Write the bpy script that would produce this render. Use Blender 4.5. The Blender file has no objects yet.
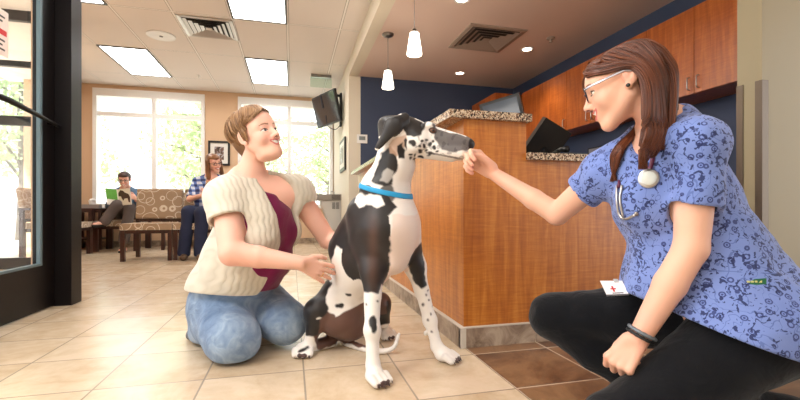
EXPOSURE=0.62; PANEL=8.5; SKY=2.0; SUN=8.0; KEY=26
import bpy, bmesh, math, random
import numpy as np
from mathutils import Vector, Matrix
random.seed(7)
rng = np.random.default_rng(5)
PI = math.pi
C = bpy.context.scene.collection
# ---------------------------------------------------------------- camera frame
TH = math.radians(14.48)
CH = 0.64
FL = 420.0
def at(px, py, d):
    """world point seen at pixel (px,py) at forward distance d"""
    u = (px-400)/FL; v = (210-py)/FL
    return np.array([d*(math.sin(TH)+u*math.cos(TH)), d*(math.cos(TH)-u*math.sin(TH)), CH+d*v])
# ---------------------------------------------------------------- object helpers
def tag(o, label=None, cat=None, group=None, kind=None):
    if label: o['label'] = label
    if cat: o['category'] = cat
    if group: o['group'] = group
    if kind: o['kind'] = kind
    return o
def thing(name, label, cat, loc=(0,0,0), rotz=0, group=None):
    o = bpy.data.objects.new(name, None); C.objects.link(o)
    o.location = Vector([float(c) for c in loc]); o.rotation_euler = (0,0,rotz); o.empty_display_size = .1
    return tag(o, label, cat, group)
def obj(name, bm, mat, parent=None, smooth=False, bevel=0, autos=False):
    me = bpy.data.meshes.new(name)
    if bevel:
        bmesh.ops.bevel(bm, geom=[e for e in bm.edges if len(e.link_faces)==2 and e.calc_face_angle(0)>.5],
                        offset=bevel, segments=2, profile=.5, affect='EDGES')
    bm.normal_update()
    bm.to_mesh(me); bm.free()
    if smooth:
        me.polygons.foreach_set('use_smooth', [True]*len(me.polygons))
        if autos:
            try: me.set_sharp_from_angle(angle=math.radians(40))
            except Exception: pass
    o = bpy.data.objects.new(name, me); C.objects.link(o)
    if mat: me.materials.append(mat)
    if parent: o.parent = parent
    return o
def struct(name, bm, mat, parent=None, **k):
    o = obj(name, bm, mat, parent, **k)
    if not parent: o['kind'] = 'structure'
    return o
def dup(root, loc, rotz=0, label=None, group=None):
    def cp(o, par):
        c = o.copy(); C.objects.link(c)
        if par: c.parent = par
        for ch in list(o.children): cp(ch, c)
        return c
    r = cp(root, None)
    r.location = loc; r.rotation_euler = (0,0,rotz)
    if label: r['label'] = label
    if group: r['group'] = group
    return r
def nb(): return bmesh.new()
def box(bm, x0,x1,y0,y1,z0,z1, M=None):
    vs = [bm.verts.new((x,y,z)) for x in (x0,x1) for y in (y0,y1) for z in (z0,z1)]
    for q in ((0,1,3,2),(4,6,7,5),(0,4,5,1),(2,3,7,6),(0,2,6,4),(1,5,7,3)):
        bm.faces.new([vs[i] for i in q])
    if M is not None: bmesh.ops.transform(bm, matrix=M, verts=vs)
    return vs
def bx(*a, **k):
    bm = nb(); box(bm, *a, **k); return bm
def lathe(bm, prof, seg=24, M=None, cap=True):
    rings=[]
    for r,z in prof:
        rings.append([bm.verts.new((r*math.cos(2*PI*i/seg), r*math.sin(2*PI*i/seg), z)) for i in range(seg)])
    for a,b in zip(rings, rings[1:]):
        for i in range(seg):
            bm.faces.new((a[i],a[(i+1)%seg],b[(i+1)%seg],b[i]))
    if cap:
        bm.faces.new(rings[0][::-1]); bm.faces.new(rings[-1])
    vs=[v for r in rings for v in r]
    if M is not None: bmesh.ops.transform(bm, matrix=M, verts=vs)
    return vs
def tube(bm, pts, r, seg=10, closed=False, flat=None):
    """tube along points; r number or list"""
    pts=[Vector([float(c) for c in p]) for p in pts]; n=len(pts)
    rr = r if hasattr(r,'__len__') else [r]*n
    rings=[]; up=None
    for i,p in enumerate(pts):
        if closed: t=(pts[(i+1)%n]-pts[i-1])
        else: t=(pts[min(i+1,n-1)]-pts[max(i-1,0)])
        t.normalize()
        if up is None:
            up = Vector((0,0,1)) if abs(t.z)<.9 else Vector((1,0,0))
        a=(up-t*up.dot(t)).normalized(); up=a; b=t.cross(a)
        fa,fb = (1,1) if flat is None else flat
        rings.append([bm.verts.new(p+(a*math.cos(2*PI*k/seg)*fa+b*math.sin(2*PI*k/seg)*fb)*rr[i]) for k in range(seg)])
    m = n if closed else n-1
    for i in range(m):
        a,b=rings[i],rings[(i+1)%n]
        for k in range(seg):
            bm.faces.new((a[k],a[(k+1)%seg],b[(k+1)%seg],b[k]))
    if not closed:
        bm.faces.new(rings[0][::-1]); bm.faces.new(rings[-1])
def spline(pts, n=8):
    """Catmull-Rom through points"""
    P=[np.array(p,float) for p in pts]; P=[2*P[0]-P[1]]+P+[2*P[-1]-P[-2]]
    out=[]
    for i in range(1,len(P)-2):
        for k in range(n):
            t=k/n
            out.append(.5*((2*P[i])+(-P[i-1]+P[i+1])*t+(2*P[i-1]-5*P[i]+4*P[i+1]-P[i+2])*t*t+(-P[i-1]+3*P[i]-3*P[i+1]+P[i+2])*t**3))
    out.append(P[-2]); return out
# ---------------------------------------------------------------- materials
def srgb(r,g,b):
    f=lambda c:(c/255/12.92 if c/255<=.04045 else ((c/255+.055)/1.055)**2.4)
    return (f(r),f(g),f(b),1)
class NT:
    def __init__(s, name):
        s.m=bpy.data.materials.new(name); s.m.use_nodes=True; s.t=s.m.node_tree; s.t.nodes.clear()
        s.out=s.n('ShaderNodeOutputMaterial'); s.b=s.n('ShaderNodeBsdfPrincipled'); s.l(s.b.outputs[0], s.out.inputs[0])
    def n(s,t,**k):
        o=s.t.nodes.new(t)
        for a,v in k.items():
            if a in o.inputs.keys(): o.inputs[a].default_value=v
            else: setattr(o,a,v)
        return o
    def l(s,a,b): s.t.links.new(a,b)
    def coord(s,scale=(1,1,1),loc=(0,0,0),rot=(0,0,0),kind='Object'):
        c=s.n('ShaderNodeTexCoord'); m=s.n('ShaderNodeMapping'); s.l(c.outputs[kind],m.inputs[0])
        m.inputs['Scale'].default_value=scale; m.inputs['Location'].default_value=loc; m.inputs['Rotation'].default_value=rot
        return m.outputs[0]
    def noise(s,vec,scale,detail=4,rough=.5,dist=0):
        n=s.n('ShaderNodeTexNoise'); n.inputs['Scale'].default_value=scale; n.inputs['Detail'].default_value=detail
        n.inputs['Roughness'].default_value=rough; n.inputs['Distortion'].default_value=dist
        s.l(vec,n.inputs['Vector']); return n.outputs[0]
    def vor(s,vec,scale,feature='F1',out=0,rnd=1):
        n=s.n('ShaderNodeTexVoronoi'); n.feature=feature; n.inputs['Scale'].default_value=scale; n.inputs['Randomness'].default_value=rnd
        s.l(vec,n.inputs['Vector']); return n.outputs[out]
    def ramp(s,fac,stops,interp='LINEAR'):
        r=s.n('ShaderNodeValToRGB'); r.color_ramp.interpolation=interp
        e=r.color_ramp.elements
        while len(e)<len(stops): e.new(.5)
        for el,(p,c) in zip(e,stops): el.position=p; el.color=c if len(c)==4 else (*c,1)
        s.l(fac,r.inputs[0]); return r.outputs[0]
    def math(s,op,a,b=None,c=None,clamp=False):
        m=s.n('ShaderNodeMath'); m.operation=op; m.use_clamp=clamp
        for i,v in enumerate((a,b,c)):
            if v is None: continue
            if isinstance(v,(int,float)): m.inputs[i].default_value=v
            else: s.l(v,m.inputs[i])
        return m.outputs[0]
    def mix(s,fac,a,b,mode='MIX'):
        m=s.n('ShaderNodeMix'); m.data_type='RGBA'; m.blend_type=mode
        for i,v in ((0,fac),(6,a),(7,b)):
            if isinstance(v,(int,float)): m.inputs[i].default_value=v
            elif isinstance(v,tuple): m.inputs[i].default_value=v
            else: s.l(v,m.inputs[i])
        return m.outputs[2]
    def sep(s,vec):
        n=s.n('ShaderNodeSeparateXYZ'); s.l(vec,n.inputs[0]); return n.outputs
    def bump(s,h,strength=.3,dist=.01):
        b=s.n('ShaderNodeBump'); b.inputs['Strength'].default_value=strength; b.inputs['Distance'].default_value=dist
        s.l(h,b.inputs['Height']); s.l(b.outputs[0],s.b.inputs['Normal']); return b.outputs[0]
    def set(s,**k):
        for a,v in k.items():
            a={'col':'Base Color','rough':'Roughness','metal':'Metallic','spec':'Specular IOR Level','em':'Emission Color','es':'Emission Strength',
               'coat':'Coat Weight','crough':'Coat Roughness','sheen':'Sheen Weight','sss':'Subsurface Weight','tr':'Transmission Weight','alpha':'Alpha','ior':'IOR'}[a]
            i=s.b.inputs[a]
            if isinstance(v,(int,float,tuple)): i.default_value=v
            else: s.l(v,i)
        return s
_cache={}
def flat(name,c,rough=.5,metal=0,spec=.5,nscale=60,var=.06,bump=.0,**k):
    """plain surface with a faint procedural variation"""
    if name in _cache: return _cache[name]
    t=NT(name); v=t.coord()
    n=t.noise(v,nscale,3)
    cc=t.mix(t.math('MULTIPLY',n,var*2), c, tuple([x*.6 for x in c[:3]]+[1]))
    t.set(col=cc,rough=rough,metal=metal,spec=spec,**k)
    if bump: t.bump(n,bump,.003)
    _cache[name]=t.m; return t.m
def emit(name,c,s):
    t=NT(name); t.set(col=c,em=c,es=s,rough=.4); return t.m
# ---------------------------------------------------------------- signed distance modelling
def nrm(v): v=np.asarray(v,float); return v/np.linalg.norm(v)
def smin(a,b,k):
    if k<=0: return np.minimum(a,b)
    h=np.maximum(k-np.abs(a-b),0)/k
    return np.minimum(a,b)-h*h*k*.25
def smax(a,b,k): return -smin(-a,-b,k)
class Cone:
    def __init__(s,a,b,ra,rb,k=.02,flat=None,sub=False):
        s.a=np.array(a,np.float32); s.b=np.array(b,np.float32); s.ra=ra; s.rb=rb; s.k=k; s.sub=sub
        s.flat=None
        if flat: s.flat=(nrm(flat[0]).astype(np.float32),flat[1])
    def d(s,P):
        A=s.a; ba=s.b-A; pa=P-A; sc=1
        if s.flat is not None:
            dr,f=s.flat
            pa=pa+ (pa@dr)[...,None]*dr*(1/f-1); ba=ba+(ba@dr)*dr*(1/f-1); sc=min(1,f)**.5
        h=np.clip((pa@ba)/max(float(ba@ba),1e-9),0,1)
        q=pa-h[...,None]*ba
        return (np.sqrt((q*q).sum(-1))-(s.ra+(s.rb-s.ra)*h))*sc
class Sleeve(Cone):
    """cone ending in a flat hem at its b end"""
    def __init__(s,a,b,ra,rb,k=.02):
        Cone.__init__(s,a,b,ra,rb,k=k); s.n=nrm(np.array(b)-np.array(a)).astype(np.float32)
    def d(s,P): return smax(Cone.d(s,P),(P-s.b)@s.n,.005)
class Ell:
    def __init__(s,c,r,ax=None,k=.02,sub=False):
        s.c=np.array(c,np.float32); s.r=np.array(r,np.float32); s.k=k; s.sub=sub
        s.ax=np.array(ax if ax is not None else np.eye(3),np.float32)
    def d(s,P):
        q=(P-s.c)@s.ax.T
        k0=np.sqrt(((q/s.r)**2).sum(-1)); k1=np.sqrt(((q/(s.r*s.r))**2).sum(-1))
        return k0*(k0-1)/np.maximum(k1,1e-6)
class Torus:
    def __init__(s,c,n,R,r,k=.01,sub=False):
        s.c=np.array(c,np.float32); s.n=nrm(n).astype(np.float32); s.R=R; s.r=r; s.k=k; s.sub=sub
    def d(s,P):
        q=P-s.c; z=q@s.n; rr=np.sqrt(np.maximum((q*q).sum(-1)-z*z,0))
        return np.sqrt((rr-s.R)**2+z*z)-s.r
class Field:
    def __init__(s,prims=None): s.p=list(prims or []); s.cuts=[]; s.off=0; s.disp=None; s.minus=[]
    def cone(s,*a,**k): s.p.append(Cone(*a,**k)); return s
    def ell(s,*a,**k): s.p.append(Ell(*a,**k)); return s
    def chain(s,pts,rs,k=.02,**kw):
        for i in range(len(pts)-1): s.p.append(Cone(pts[i],pts[i+1],rs[i],rs[i+1],k=k,**kw))
        return s
    def raw(s,P):
        d=None
        for q in s.p:
            e=q.d(P)
            if d is None: d=e
            elif q.sub: d=smax(d,-e,q.k)
            else: d=smin(d,e,q.k)
        return d
    def finish(s,d,P):
        if s.off: d=d-s.off
        if s.disp is not None: d=d+s.disp(P).astype(np.float32)
        for c in s.cuts:           # (point, normal, k): keep the side the normal points away from
            d=smax(d,((P-np.array(c[0],np.float32))@nrm(c[1]).astype(np.float32)),c[2])
        for f,k in s.minus: d=smax(d,-f(P),k)
        return d
    def ev(s,P): 
        P=np.asarray(P,np.float32); return s.finish(s.raw(P),P)
    def bounds(s):
        lo=np.full(3,9.);hi=np.full(3,-9.)
        for q in s.p:
            if q.sub: continue
            if isinstance(q,Cone):
                for c,r in ((q.a,q.ra),(q.b,q.rb)):
                    lo=np.minimum(lo,c-r*1.05); hi=np.maximum(hi,c+r*1.05)
            elif isinstance(q,Ell):
                m=np.abs(q.ax.T)@q.r; lo=np.minimum(lo,q.c-m); hi=np.maximum(hi,q.c+m)
            else:
                lo=np.minimum(lo,q.c-q.R-q.r); hi=np.maximum(hi,q.c+q.R+q.r)
        return lo,hi
def _grid_vals(F,lo,h,nbk):
    B=8; R=h*B*.87
    bc=np.stack(np.meshgrid(*[np.arange(n) for n in nbk],indexing='ij'),-1).reshape(-1,3)
    cen=(lo+(bc*B+(B-1)/2)*h).astype(np.float32)
    # coarse pass with per-primitive distance
    PD=np.stack([q.d(cen) for q in F.p]); 
    d=None
    for i,q in enumerate(F.p):
        if d is None: d=PD[i]
        elif q.sub: d=smax(d,-PD[i],q.k)
        else: d=smin(d,PD[i],q.k)
    dpos=PD[[i for i,q in enumerate(F.p) if not q.sub]].min(0)
    df=F.finish(d.copy(),cen)
    act=np.abs(df)<R*2.2+.004
    ai=np.nonzero(act)[0]
    off=np.stack(np.meshgrid(*[np.arange(B)]*3,indexing='ij'),-1).reshape(-1,3)
    pts=(lo+((bc[ai]*B)[:,None,:]+off[None])*h).astype(np.float32)
    val=np.full(pts.shape[:2],1e3,np.float32)
    for i,q in enumerate(F.p):
        if q.sub: m=PD[i][ai]<R*2+q.k+.01
        else: m=PD[i][ai]<dpos[ai]+2.2*R+q.k*1.5+.005
        if not m.any(): continue
        e=q.d(pts[m])
        val[m]= smax(val[m],-e,q.k) if q.sub else smin(val[m],e,q.k)
    for s in range(0,len(ai),4000):
        val[s:s+4000]=F.finish(val[s:s+4000],pts[s:s+4000])
    N=[n*B for n in nbk]
    D=np.where(df>0,1.,-1.).astype(np.float32).reshape(nbk)
    D=np.repeat(np.repeat(np.repeat(D,B,0),B,1),B,2)
    D=D.reshape(nbk[0],B,nbk[1],B,nbk[2],B)
    b=bc[ai]
    D[b[:,0],:,b[:,1],:,b[:,2],:]=val.reshape(-1,B,B,B)
    return D.reshape(N)
def surface_nets(D,lo,h):
    S=D<0
    cs=np.zeros([n-1 for n in D.shape],np.int8)
    for i in (0,1):
        for j in (0,1):
            for k in (0,1):
                cs+=S[i:D.shape[0]-1+i,j:D.shape[1]-1+j,k:D.shape[2]-1+k]
    mix=(cs>0)&(cs<8)
    idx=np.full(cs.shape,-1,np.int64); c=np.argwhere(mix); idx[mix]=np.arange(len(c))
    acc=np.zeros((len(c),3)); cnt=np.zeros(len(c))
    cor=[(i,j,k) for i in (0,1) for j in (0,1) for k in (0,1)]
    cv={q:D[c[:,0]+q[0],c[:,1]+q[1],c[:,2]+q[2]] for q in cor}
    for q in cor:
        for ax in range(3):
            if q[ax]==0:
                r=list(q); r[ax]=1; r=tuple(r)
                a=cv[q]; b=cv[r]; m=(a<0)!=(b<0)
                t=np.where(m,a/np.where(m,a-b,1),0)
                p=np.zeros((len(c),3))+np.array(q); p[:,ax]=t
                acc[m]+=p[m]; cnt[m]+=1
    V=lo+(c+acc/cnt[:,None])*h
    quads=[]
    for ax in range(3):
        a=[slice(None)]*3; b=[slice(None)]*3; a[ax]=slice(0,-1); b[ax]=slice(1,None)
        ch=S[tuple(a)]!=S[tuple(b)]
        e=np.argwhere(ch)
        u,v=(ax+1)%3,(ax+2)%3
        ok=(e[:,u]>0)&(e[:,v]>0)&(e[:,u]<D.shape[u]-1)&(e[:,v]<D.shape[v]-1)
        e=e[ok]
        s=S[e[:,0],e[:,1],e[:,2]]
        def cell(du,dv):
            g=e.copy(); g[:,u]+=du; g[:,v]+=dv; return idx[g[:,0],g[:,1],g[:,2]]
        q=np.stack([cell(-1,-1),cell(0,-1),cell(0,0),cell(-1,0)],1)
        q[~s]=q[~s][:,::-1]
        q=q[(q>=0).all(1)]
        quads.append(q)
    return V,np.concatenate(quads)
def mesh_field(F,h,fine=(),lo=None,hi=None):
    """surface of F at cell h; fine = [(centre, halfsize, h)] boxes meshed more finely"""
    l,u=F.bounds(); m=.012+max(F.off,0)+h*2
    l=l-m if lo is None else np.maximum(l-m,lo); u=u+m if hi is None else np.minimum(u+m,hi)
    jobs=[(l,u,h,None)]+[(np.maximum(np.array(c)-s,l),np.minimum(np.array(c)+s,u),hh,i) for i,(c,s,hh) in enumerate(fine)]
    AV=[];AQ=[];o=0
    for (a,b,hh,i) in jobs:
        nbk=[int(math.ceil((b[k]-a[k])/hh/8))+ (1 if i is None else 0) for k in range(3)]
        if min(nbk)<1: continue
        D=_grid_vals(F,a,hh,nbk)
        V,Q=surface_nets(D,a,hh)
        if i is None and len(fine):
            cen=V[Q].mean(1); drop=np.zeros(len(Q),bool)
            for (c,s,h2) in fine:
                drop|=(np.abs(cen-np.array(c))<np.array(s)-h*1.2-h2*3).all(1)
            Q=Q[~drop]
        AV.append(V);AQ.append(Q+o);o+=len(V)
    V=np.concatenate(AV);Q=np.concatenate(AQ)
    used=np.unique(Q); re=np.full(len(V),-1); re[used]=np.arange(len(used))
    return V[used],re[Q]
def sobj(name,F,h,mat,parent=None,base=(0,0,0),col=None,fine=(),**kw):
    V,Q=mesh_field(F,h,fine,**kw)
    me=bpy.data.meshes.new(name)
    base=np.array([float(c) for c in base])
    me.vertices.add(len(V)); me.vertices.foreach_set('co',(V-base).astype(np.float32).ravel())
    me.loops.add(Q.size); me.loops.foreach_set('vertex_index',Q.astype(np.int32).ravel())
    me.polygons.add(len(Q)); me.polygons.foreach_set('loop_start',np.arange(0,Q.size,4,dtype=np.int32))
    me.polygons.foreach_set('loop_total',np.full(len(Q),4,np.int32))
    me.polygons.foreach_set('use_smooth',np.ones(len(Q),bool))
    me.update(calc_edges=True); me.validate()
    if col is not None:
        c=col(V); ca=me.color_attributes.new('Col','FLOAT_COLOR','POINT')
        c4=np.concatenate([c,np.ones((len(c),1))],1).astype(np.float32)
        ca.data.foreach_set('color',c4.ravel())
    me.materials.append(mat)
    o=bpy.data.objects.new(name,me); C.objects.link(o)
    if parent: o.parent=parent
    return o
class Frame:
    """local axes: x forward, y left, z up"""
    def __init__(s,o,f,u=(0,0,1),scale=1):
        s.o=np.array(o,float); s.f=nrm(f); l=np.cross(u,s.f); s.l=nrm(l); s.u=np.cross(s.f,s.l); s.s=scale
        s.ax=np.array([s.f,s.l,s.u])
    def __call__(s,x,y,z): return s.o+s.s*(x*s.f+y*s.l+z*s.u)
    def inv(s,P): return ((P-s.o)@s.ax.T)/s.s
def lin(r,g,b): return np.array(srgb(r,g,b)[:3])
def wob(P,f,seed=0):
    """cheap smooth noise in -1..1"""
    r=np.random.default_rng(seed); o=0
    for i in range(5):
        k=r.normal(size=3); k=k/np.linalg.norm(k)*f*(.6+.9*r.random()); ph=r.random()*6.28
        o=o+np.sin(P@k.astype(np.float32)+ph+ .8*np.sin(P@(np.roll(k,1)).astype(np.float32)*.7+ph*2))
    return o/3.2

def hit(F,px,py,d0,d1,n=160):
    ds=np.linspace(d0,d1,n); P=np.array([at(px,py,d) for d in ds]); v=F.ev(P); i=np.nonzero(v<0)[0]
    i=i[0] if len(i) else n//2
    p=P[i]; e=.002; g=np.array([F.ev((p+np.eye(3)[k]*e)[None])[0]-F.ev((p-np.eye(3)[k]*e)[None])[0] for k in range(3)])
    return p,nrm(g)
# ================================================================ ENVIRONMENT
sc=bpy.context.scene
cam=bpy.data.cameras.new('camera'); co=bpy.data.objects.new('camera',cam); C.objects.link(co)
cam.sensor_width=36; cam.lens=FL/800*36; cam.shift_y=10/800; cam.clip_start=.05; cam.clip_end=200
co.location=(0,0,CH); co.rotation_euler=(PI/2,0,-TH); sc.camera=co
sc.view_settings.view_transform='Standard'; sc.view_settings.look='None'; sc.view_settings.gamma=1
sc.view_settings.exposure=EXPOSURE
# ---- materials
T=.3665
def tile_mat(name,c1,c2,c3,grout,offx,offy,rough,stain):
    t=NT(name); v=t.coord(loc=(offx,offy,0)); s=t.sep(v)
    def gl(a):
        f=t.math('FRACT',t.math('DIVIDE',t.math('ADD',a,T*100),T)); 
        return t.math('SUBTRACT',.5,t.math('ABSOLUTE',t.math('SUBTRACT',f,.5)))
    g=t.math('MINIMUM',gl(s[0]),gl(s[1])); gm=t.math('LESS_THAN',g,.0034/T/1.0)
    # per tile random value
    fx=t.math('FLOOR',t.math('DIVIDE',s[0],T)); fy=t.math('FLOOR',t.math('DIVIDE',s[1],T))
    cb=t.n('ShaderNodeCombineXYZ'); t.l(fx,cb.inputs[0]); t.l(fy,cb.inputs[1])
    wn=t.n('ShaderNodeTexWhiteNoise'); t.l(cb.outputs[0],wn.inputs['Vector'])
    add=t.n('ShaderNodeVectorMath'); add.operation='MULTIPLY_ADD'; t.l(wn.outputs['Color'],add.inputs[0]); add.inputs[1].default_value=(7,7,7); t.l(v,add.inputs[2])
    n1=t.noise(add.outputs[0],3.2,6,.62,.6); n2=t.noise(add.outputs[0],14,5,.6,.3)
    n=t.math('ADD',t.math('MULTIPLY',n1,.75),t.math('MULTIPLY',n2,.25))
    n=t.math('ADD',n,t.math('MULTIPLY',t.math('SUBTRACT',wn.outputs['Value'],.5),.10))
    col=t.ramp(n,[(.33,c3),(.47,c2),(.60,c1)])
    col=t.mix(gm,col,grout)
    t.set(col=col,rough=t.math('ADD',rough,t.math('MULTIPLY',n2,.2)),spec=.5)
    h=t.math('SUBTRACT',n2,t.math('MULTIPLY',gm,3)); t.bump(h,.15,.003)
    return t.m
m_tile=tile_mat('beige_tile',srgb(220,200,174),srgb(209,187,158),srgb(192,166,134),srgb(158,144,126),-.78+T*10,-1.72+T*10,.13,1)
m_slate=tile_mat('brown_slate_tile',srgb(140,105,75),srgb(104,72,50),srgb(62,44,36),srgb(196,180,160),-.78+T*10,-1.72+T*10,.25,1)
def paint(name,c,rough=.6,b=.05):
    t=NT(name); v=t.coord(); n=t.noise(v,120,3); n2=t.noise(v,1.3,2)
    t.set(col=t.mix(t.math('MULTIPLY',n2,.10),c,tuple([x*.8 for x in c[:3]]+[1])),rough=rough,spec=.3); t.bump(n,b,.002); return t.m
m_sand=paint('sand_wall_paint',srgb(214,182,150))
m_cream=paint('cream_wall_paint',srgb(222,214,196))
m_navy=paint('navy_wall_paint',srgb(62,74,100),.55)
m_olive=paint('olive_beige_paint',srgb(160,148,120),.5)
m_olive2=m_olive
m_recep=paint('taupe_ceiling_paint',srgb(222,200,188))
m_white=flat('white_trim',srgb(238,238,236),.4)
m_dark=flat('dark_bronze_metal',srgb(20,16,17),.4,0,.2)
m_steel=flat('brushed_steel',srgb(190,188,186),.3,1)
m_steeld=flat('satin_nickel',srgb(150,146,142),.35,1)
m_black=flat('black_plastic',srgb(18,18,20),.35)
m_blackm=flat('matte_black_plastic',srgb(26,26,28),.6)
def ceiling_mat():
    t=NT('acoustic_ceiling_tile'); v=t.coord(loc=(.045,-.07,0)); s=t.sep(v)
    def gl(a,w,off=0):
        f=t.math('FRACT',t.math('DIVIDE',t.math('ADD',a,w*60+off),w)); return t.math('MULTIPLY',t.math('SUBTRACT',.5,t.math('ABSOLUTE',t.math('SUBTRACT',f,.5))),w)
    gx=t.math('LESS_THAN',gl(s[0],.61),.011); gy=t.math('LESS_THAN',gl(s[1],1.25),.011)
    g=t.math('MAXIMUM',gx,gy)
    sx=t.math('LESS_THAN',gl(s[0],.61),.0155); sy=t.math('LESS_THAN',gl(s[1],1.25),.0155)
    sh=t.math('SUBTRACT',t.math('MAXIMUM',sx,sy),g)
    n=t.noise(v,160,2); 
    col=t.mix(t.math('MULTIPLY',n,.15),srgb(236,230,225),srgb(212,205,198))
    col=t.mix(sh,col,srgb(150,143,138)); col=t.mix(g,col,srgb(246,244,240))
    t.set(col=col,rough=.85,spec=.15); t.bump(t.math('ADD',n,t.math('MULTIPLY',g,4)),.12,.004); return t.m
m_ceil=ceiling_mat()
def wood_mat(name,a,b,c,axis='z',rough=.32):
    t=NT(name); 
    sc_={'z':(14,14,1.1),'x':(1.1,14,14)}[axis]
    v=t.coord(scale=sc_); n=t.noise(v,2.2,5,.55,.6)
    v2=t.coord(scale=(3,3,42)); f=t.noise(v2,2.0,3,.55,1.2)     # cross-grain figure
    v3=t.coord(scale=(60,60,3)); g=t.noise(v3,3,2)
    m=t.math('ADD',t.math('MULTIPLY',n,.62),t.math('ADD',t.math('MULTIPLY',f,.30),t.math('MULTIPLY',g,.08)))
    col=t.ramp(m,[(.34,c),(.5,b),(.66,a)])
    t.set(col=col,rough=rough,spec=.5,coat=.3,crough=.25); t.bump(f,.04,.002); return t.m
m_wood=wood_mat('figured_cherry_veneer',srgb(206,134,56),srgb(184,108,38),srgb(156,84,26))
m_cab=wood_mat('cherry_cabinet_veneer',srgb(194,110,46),srgb(172,90,32),srgb(146,70,24))
m_dwood=wood_mat('dark_mahogany',srgb(70,30,24),srgb(54,22,18),srgb(36,14,12),rough=.3)
def granite():
    t=NT('speckled_granite'); v=t.coord()
    a=t.vor(v,170,out=1); s=t.sep(a)
    n=t.noise(v,60,4,.7)
    k=t.math('ADD',t.math('MULTIPLY',s[0],.7),t.math('MULTIPLY',n,.3))
    col=t.ramp(k,[(.2,srgb(50,40,38)),(.32,srgb(120,90,72)),(.45,srgb(176,150,124)),(.62,srgb(206,186,160)),(.8,srgb(140,106,84))],'CONSTANT')
    t.set(col=col,rough=.14,spec=.5); return t.m
m_gran=granite()
m_basetile=None
def basetile():
    t=NT('grey_brown_base_tile'); v=t.coord(); s=t.sep(v)
    n=t.noise(v,9,6,.65,1.); col=t.ramp(n,[(.35,srgb(112,92,76)),(.5,srgb(150,130,112)),(.65,srgb(180,162,142))])
    t.set(col=col,rough=.35); return t.m
m_basetile=basetile()
m_grout=flat('pale_grout',srgb(205,196,182),.8)
# ---- shell
def plane(bm,x0,x1,y0,y1,z): bm.faces.new([bm.verts.new(p) for p in ((x0,y0,z),(x1,y0,z),(x1,y1,z),(x0,y1,z))])
struct('floor',bx(-4.6,.78,-2.6,8.5,-.06,0),m_tile)
struct('floor_slate',bx(.78,4.9,-2.6,6.2,-.06,0),m_slate)
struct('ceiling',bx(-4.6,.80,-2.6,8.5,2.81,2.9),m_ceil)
struct('ceiling_reception',bx(.93,4.9,-2.6,6.2,2.58,2.9),m_recep)
struct('trim_soffit',bx(.80,.93,-2.6,6.05,2.575,2.9),m_cream)
bm=nb(); box(bm,.80,.97,6.05,8.3,0,2.81); struct('wall_east',bm,m_cream)
bm=nb(); box(bm,.97,3.6,6.05,6.2,0,2.58); struct('wall_reception_back',bm,m_navy)
struct('wall_reception_east',bx(3.43,3.6,1.83,6.05,0,2.58),m_navy)
struct('wall_right',bx(2.45,4.9,1.70,1.83,0,2.58),m_olive)
struct('wall_behind_light_block',bx(-4.6,4.9,-2.6,-2.45,0,2.81),m_cream)  # unseen wall added behind the camera to cut the frontal light
# back wall with two window openings
W1=(-3.30,-1.53); W2=(-.962,.78); WB,WT=.70,2.74
bm=nb(); X0,X1=-4.3,.80
for a,b,c,d in ((X0,X1,0,WB),(X0,X1,WT,2.81),(X0,W1[0],WB,WT),(W1[1],W2[0],WB,WT),(W2[1],X1,WB,WT)): box(bm,a,b,8.3,8.5,c,d)
struct('wall_back',bm,m_sand)
# slanting partition that closes the lobby on the left
bm=nb(); v=[(-1.62,3.44),(-3.66,8.3),(-3.78,8.3),(-1.74,3.44)]
lo_=[bm.verts.new((x,y,0)) for x,y in v]; hi_=[bm.verts.new((x,y,2.81)) for x,y in v]
bm.faces.new(lo_); bm.faces.new(hi_[::-1])
for i in range(4): bm.faces.new((lo_[i],lo_[(i+1)%4],hi_[(i+1)%4],hi_[i]))
bmesh.ops.recalc_face_normals(bm,faces=bm.faces); struct('wall_left',bm,m_sand)
for nm,x0,x1,y0,y1 in (('baseboard_back',-3.64,.80,8.28,8.3),('baseboard_east',.78,.80,6.05,8.28),('baseboard_right',2.44,2.45,1.70,1.83)):
    struct(nm,bx(x0,x1,y0,y1,0,.10),m_basetile)
def glass_mat(name,tint=(1,1,1,1),refl=.08):
    t=NT(name); tr=t.n('ShaderNodeBsdfTransparent'); tr.inputs[0].default_value=tint
    gl=t.n('ShaderNodeBsdfGlossy'); gl.inputs['Roughness'].default_value=.02
    mx=t.n('ShaderNodeMixShader'); fr=t.n('ShaderNodeLayerWeight'); fr.inputs[0].default_value=.5
    t.l(t.math('ADD',t.math('MULTIPLY',t.math('POWER',fr.outputs['Facing'],4),.5),.03),mx.inputs[0]); t.l(tr.outputs[0],mx.inputs[1]); t.l(gl.outputs[0],mx.inputs[2]); t.l(mx.outputs[0],t.out.inputs[0])
    return t.m
m_glass=glass_mat('window_glass')
def window(n,x0,x1):
    fw=.06; w=nb()
    for a,b,c,d in ((x0,x1,WT-.13,WT),(x0,x1,WB,WB+.05),(x0,x0+fw,WB+.05,WT-.13),(x1-fw,x1,WB+.05,WT-.13)): box(w,a,b,8.27,8.44,c,d)
    xm=(x0+x1)/2+.05
    box(w,xm-.035,xm+.035,8.30,8.40,WB+.05,WT-.13)
    for a,b in ((x0+fw,xm-.035),(xm+.035,x1-fw)): box(w,a,b,8.30,8.40,2.275,2.345)
    f=struct(f'window_{n}',w,m_white)
    s=obj('window_sill',bx(x0-.02,x1+.02 if n==1 else x1,8.2,8.3,WB-.03,WB),m_white,f,bevel=.004)
    g=obj('window_pane',bx(x0+.02,x1-.02,8.36,8.366,WB+.02,WT-.05),m_glass,f)
window(1,*W1); window(2,*W2)
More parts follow.
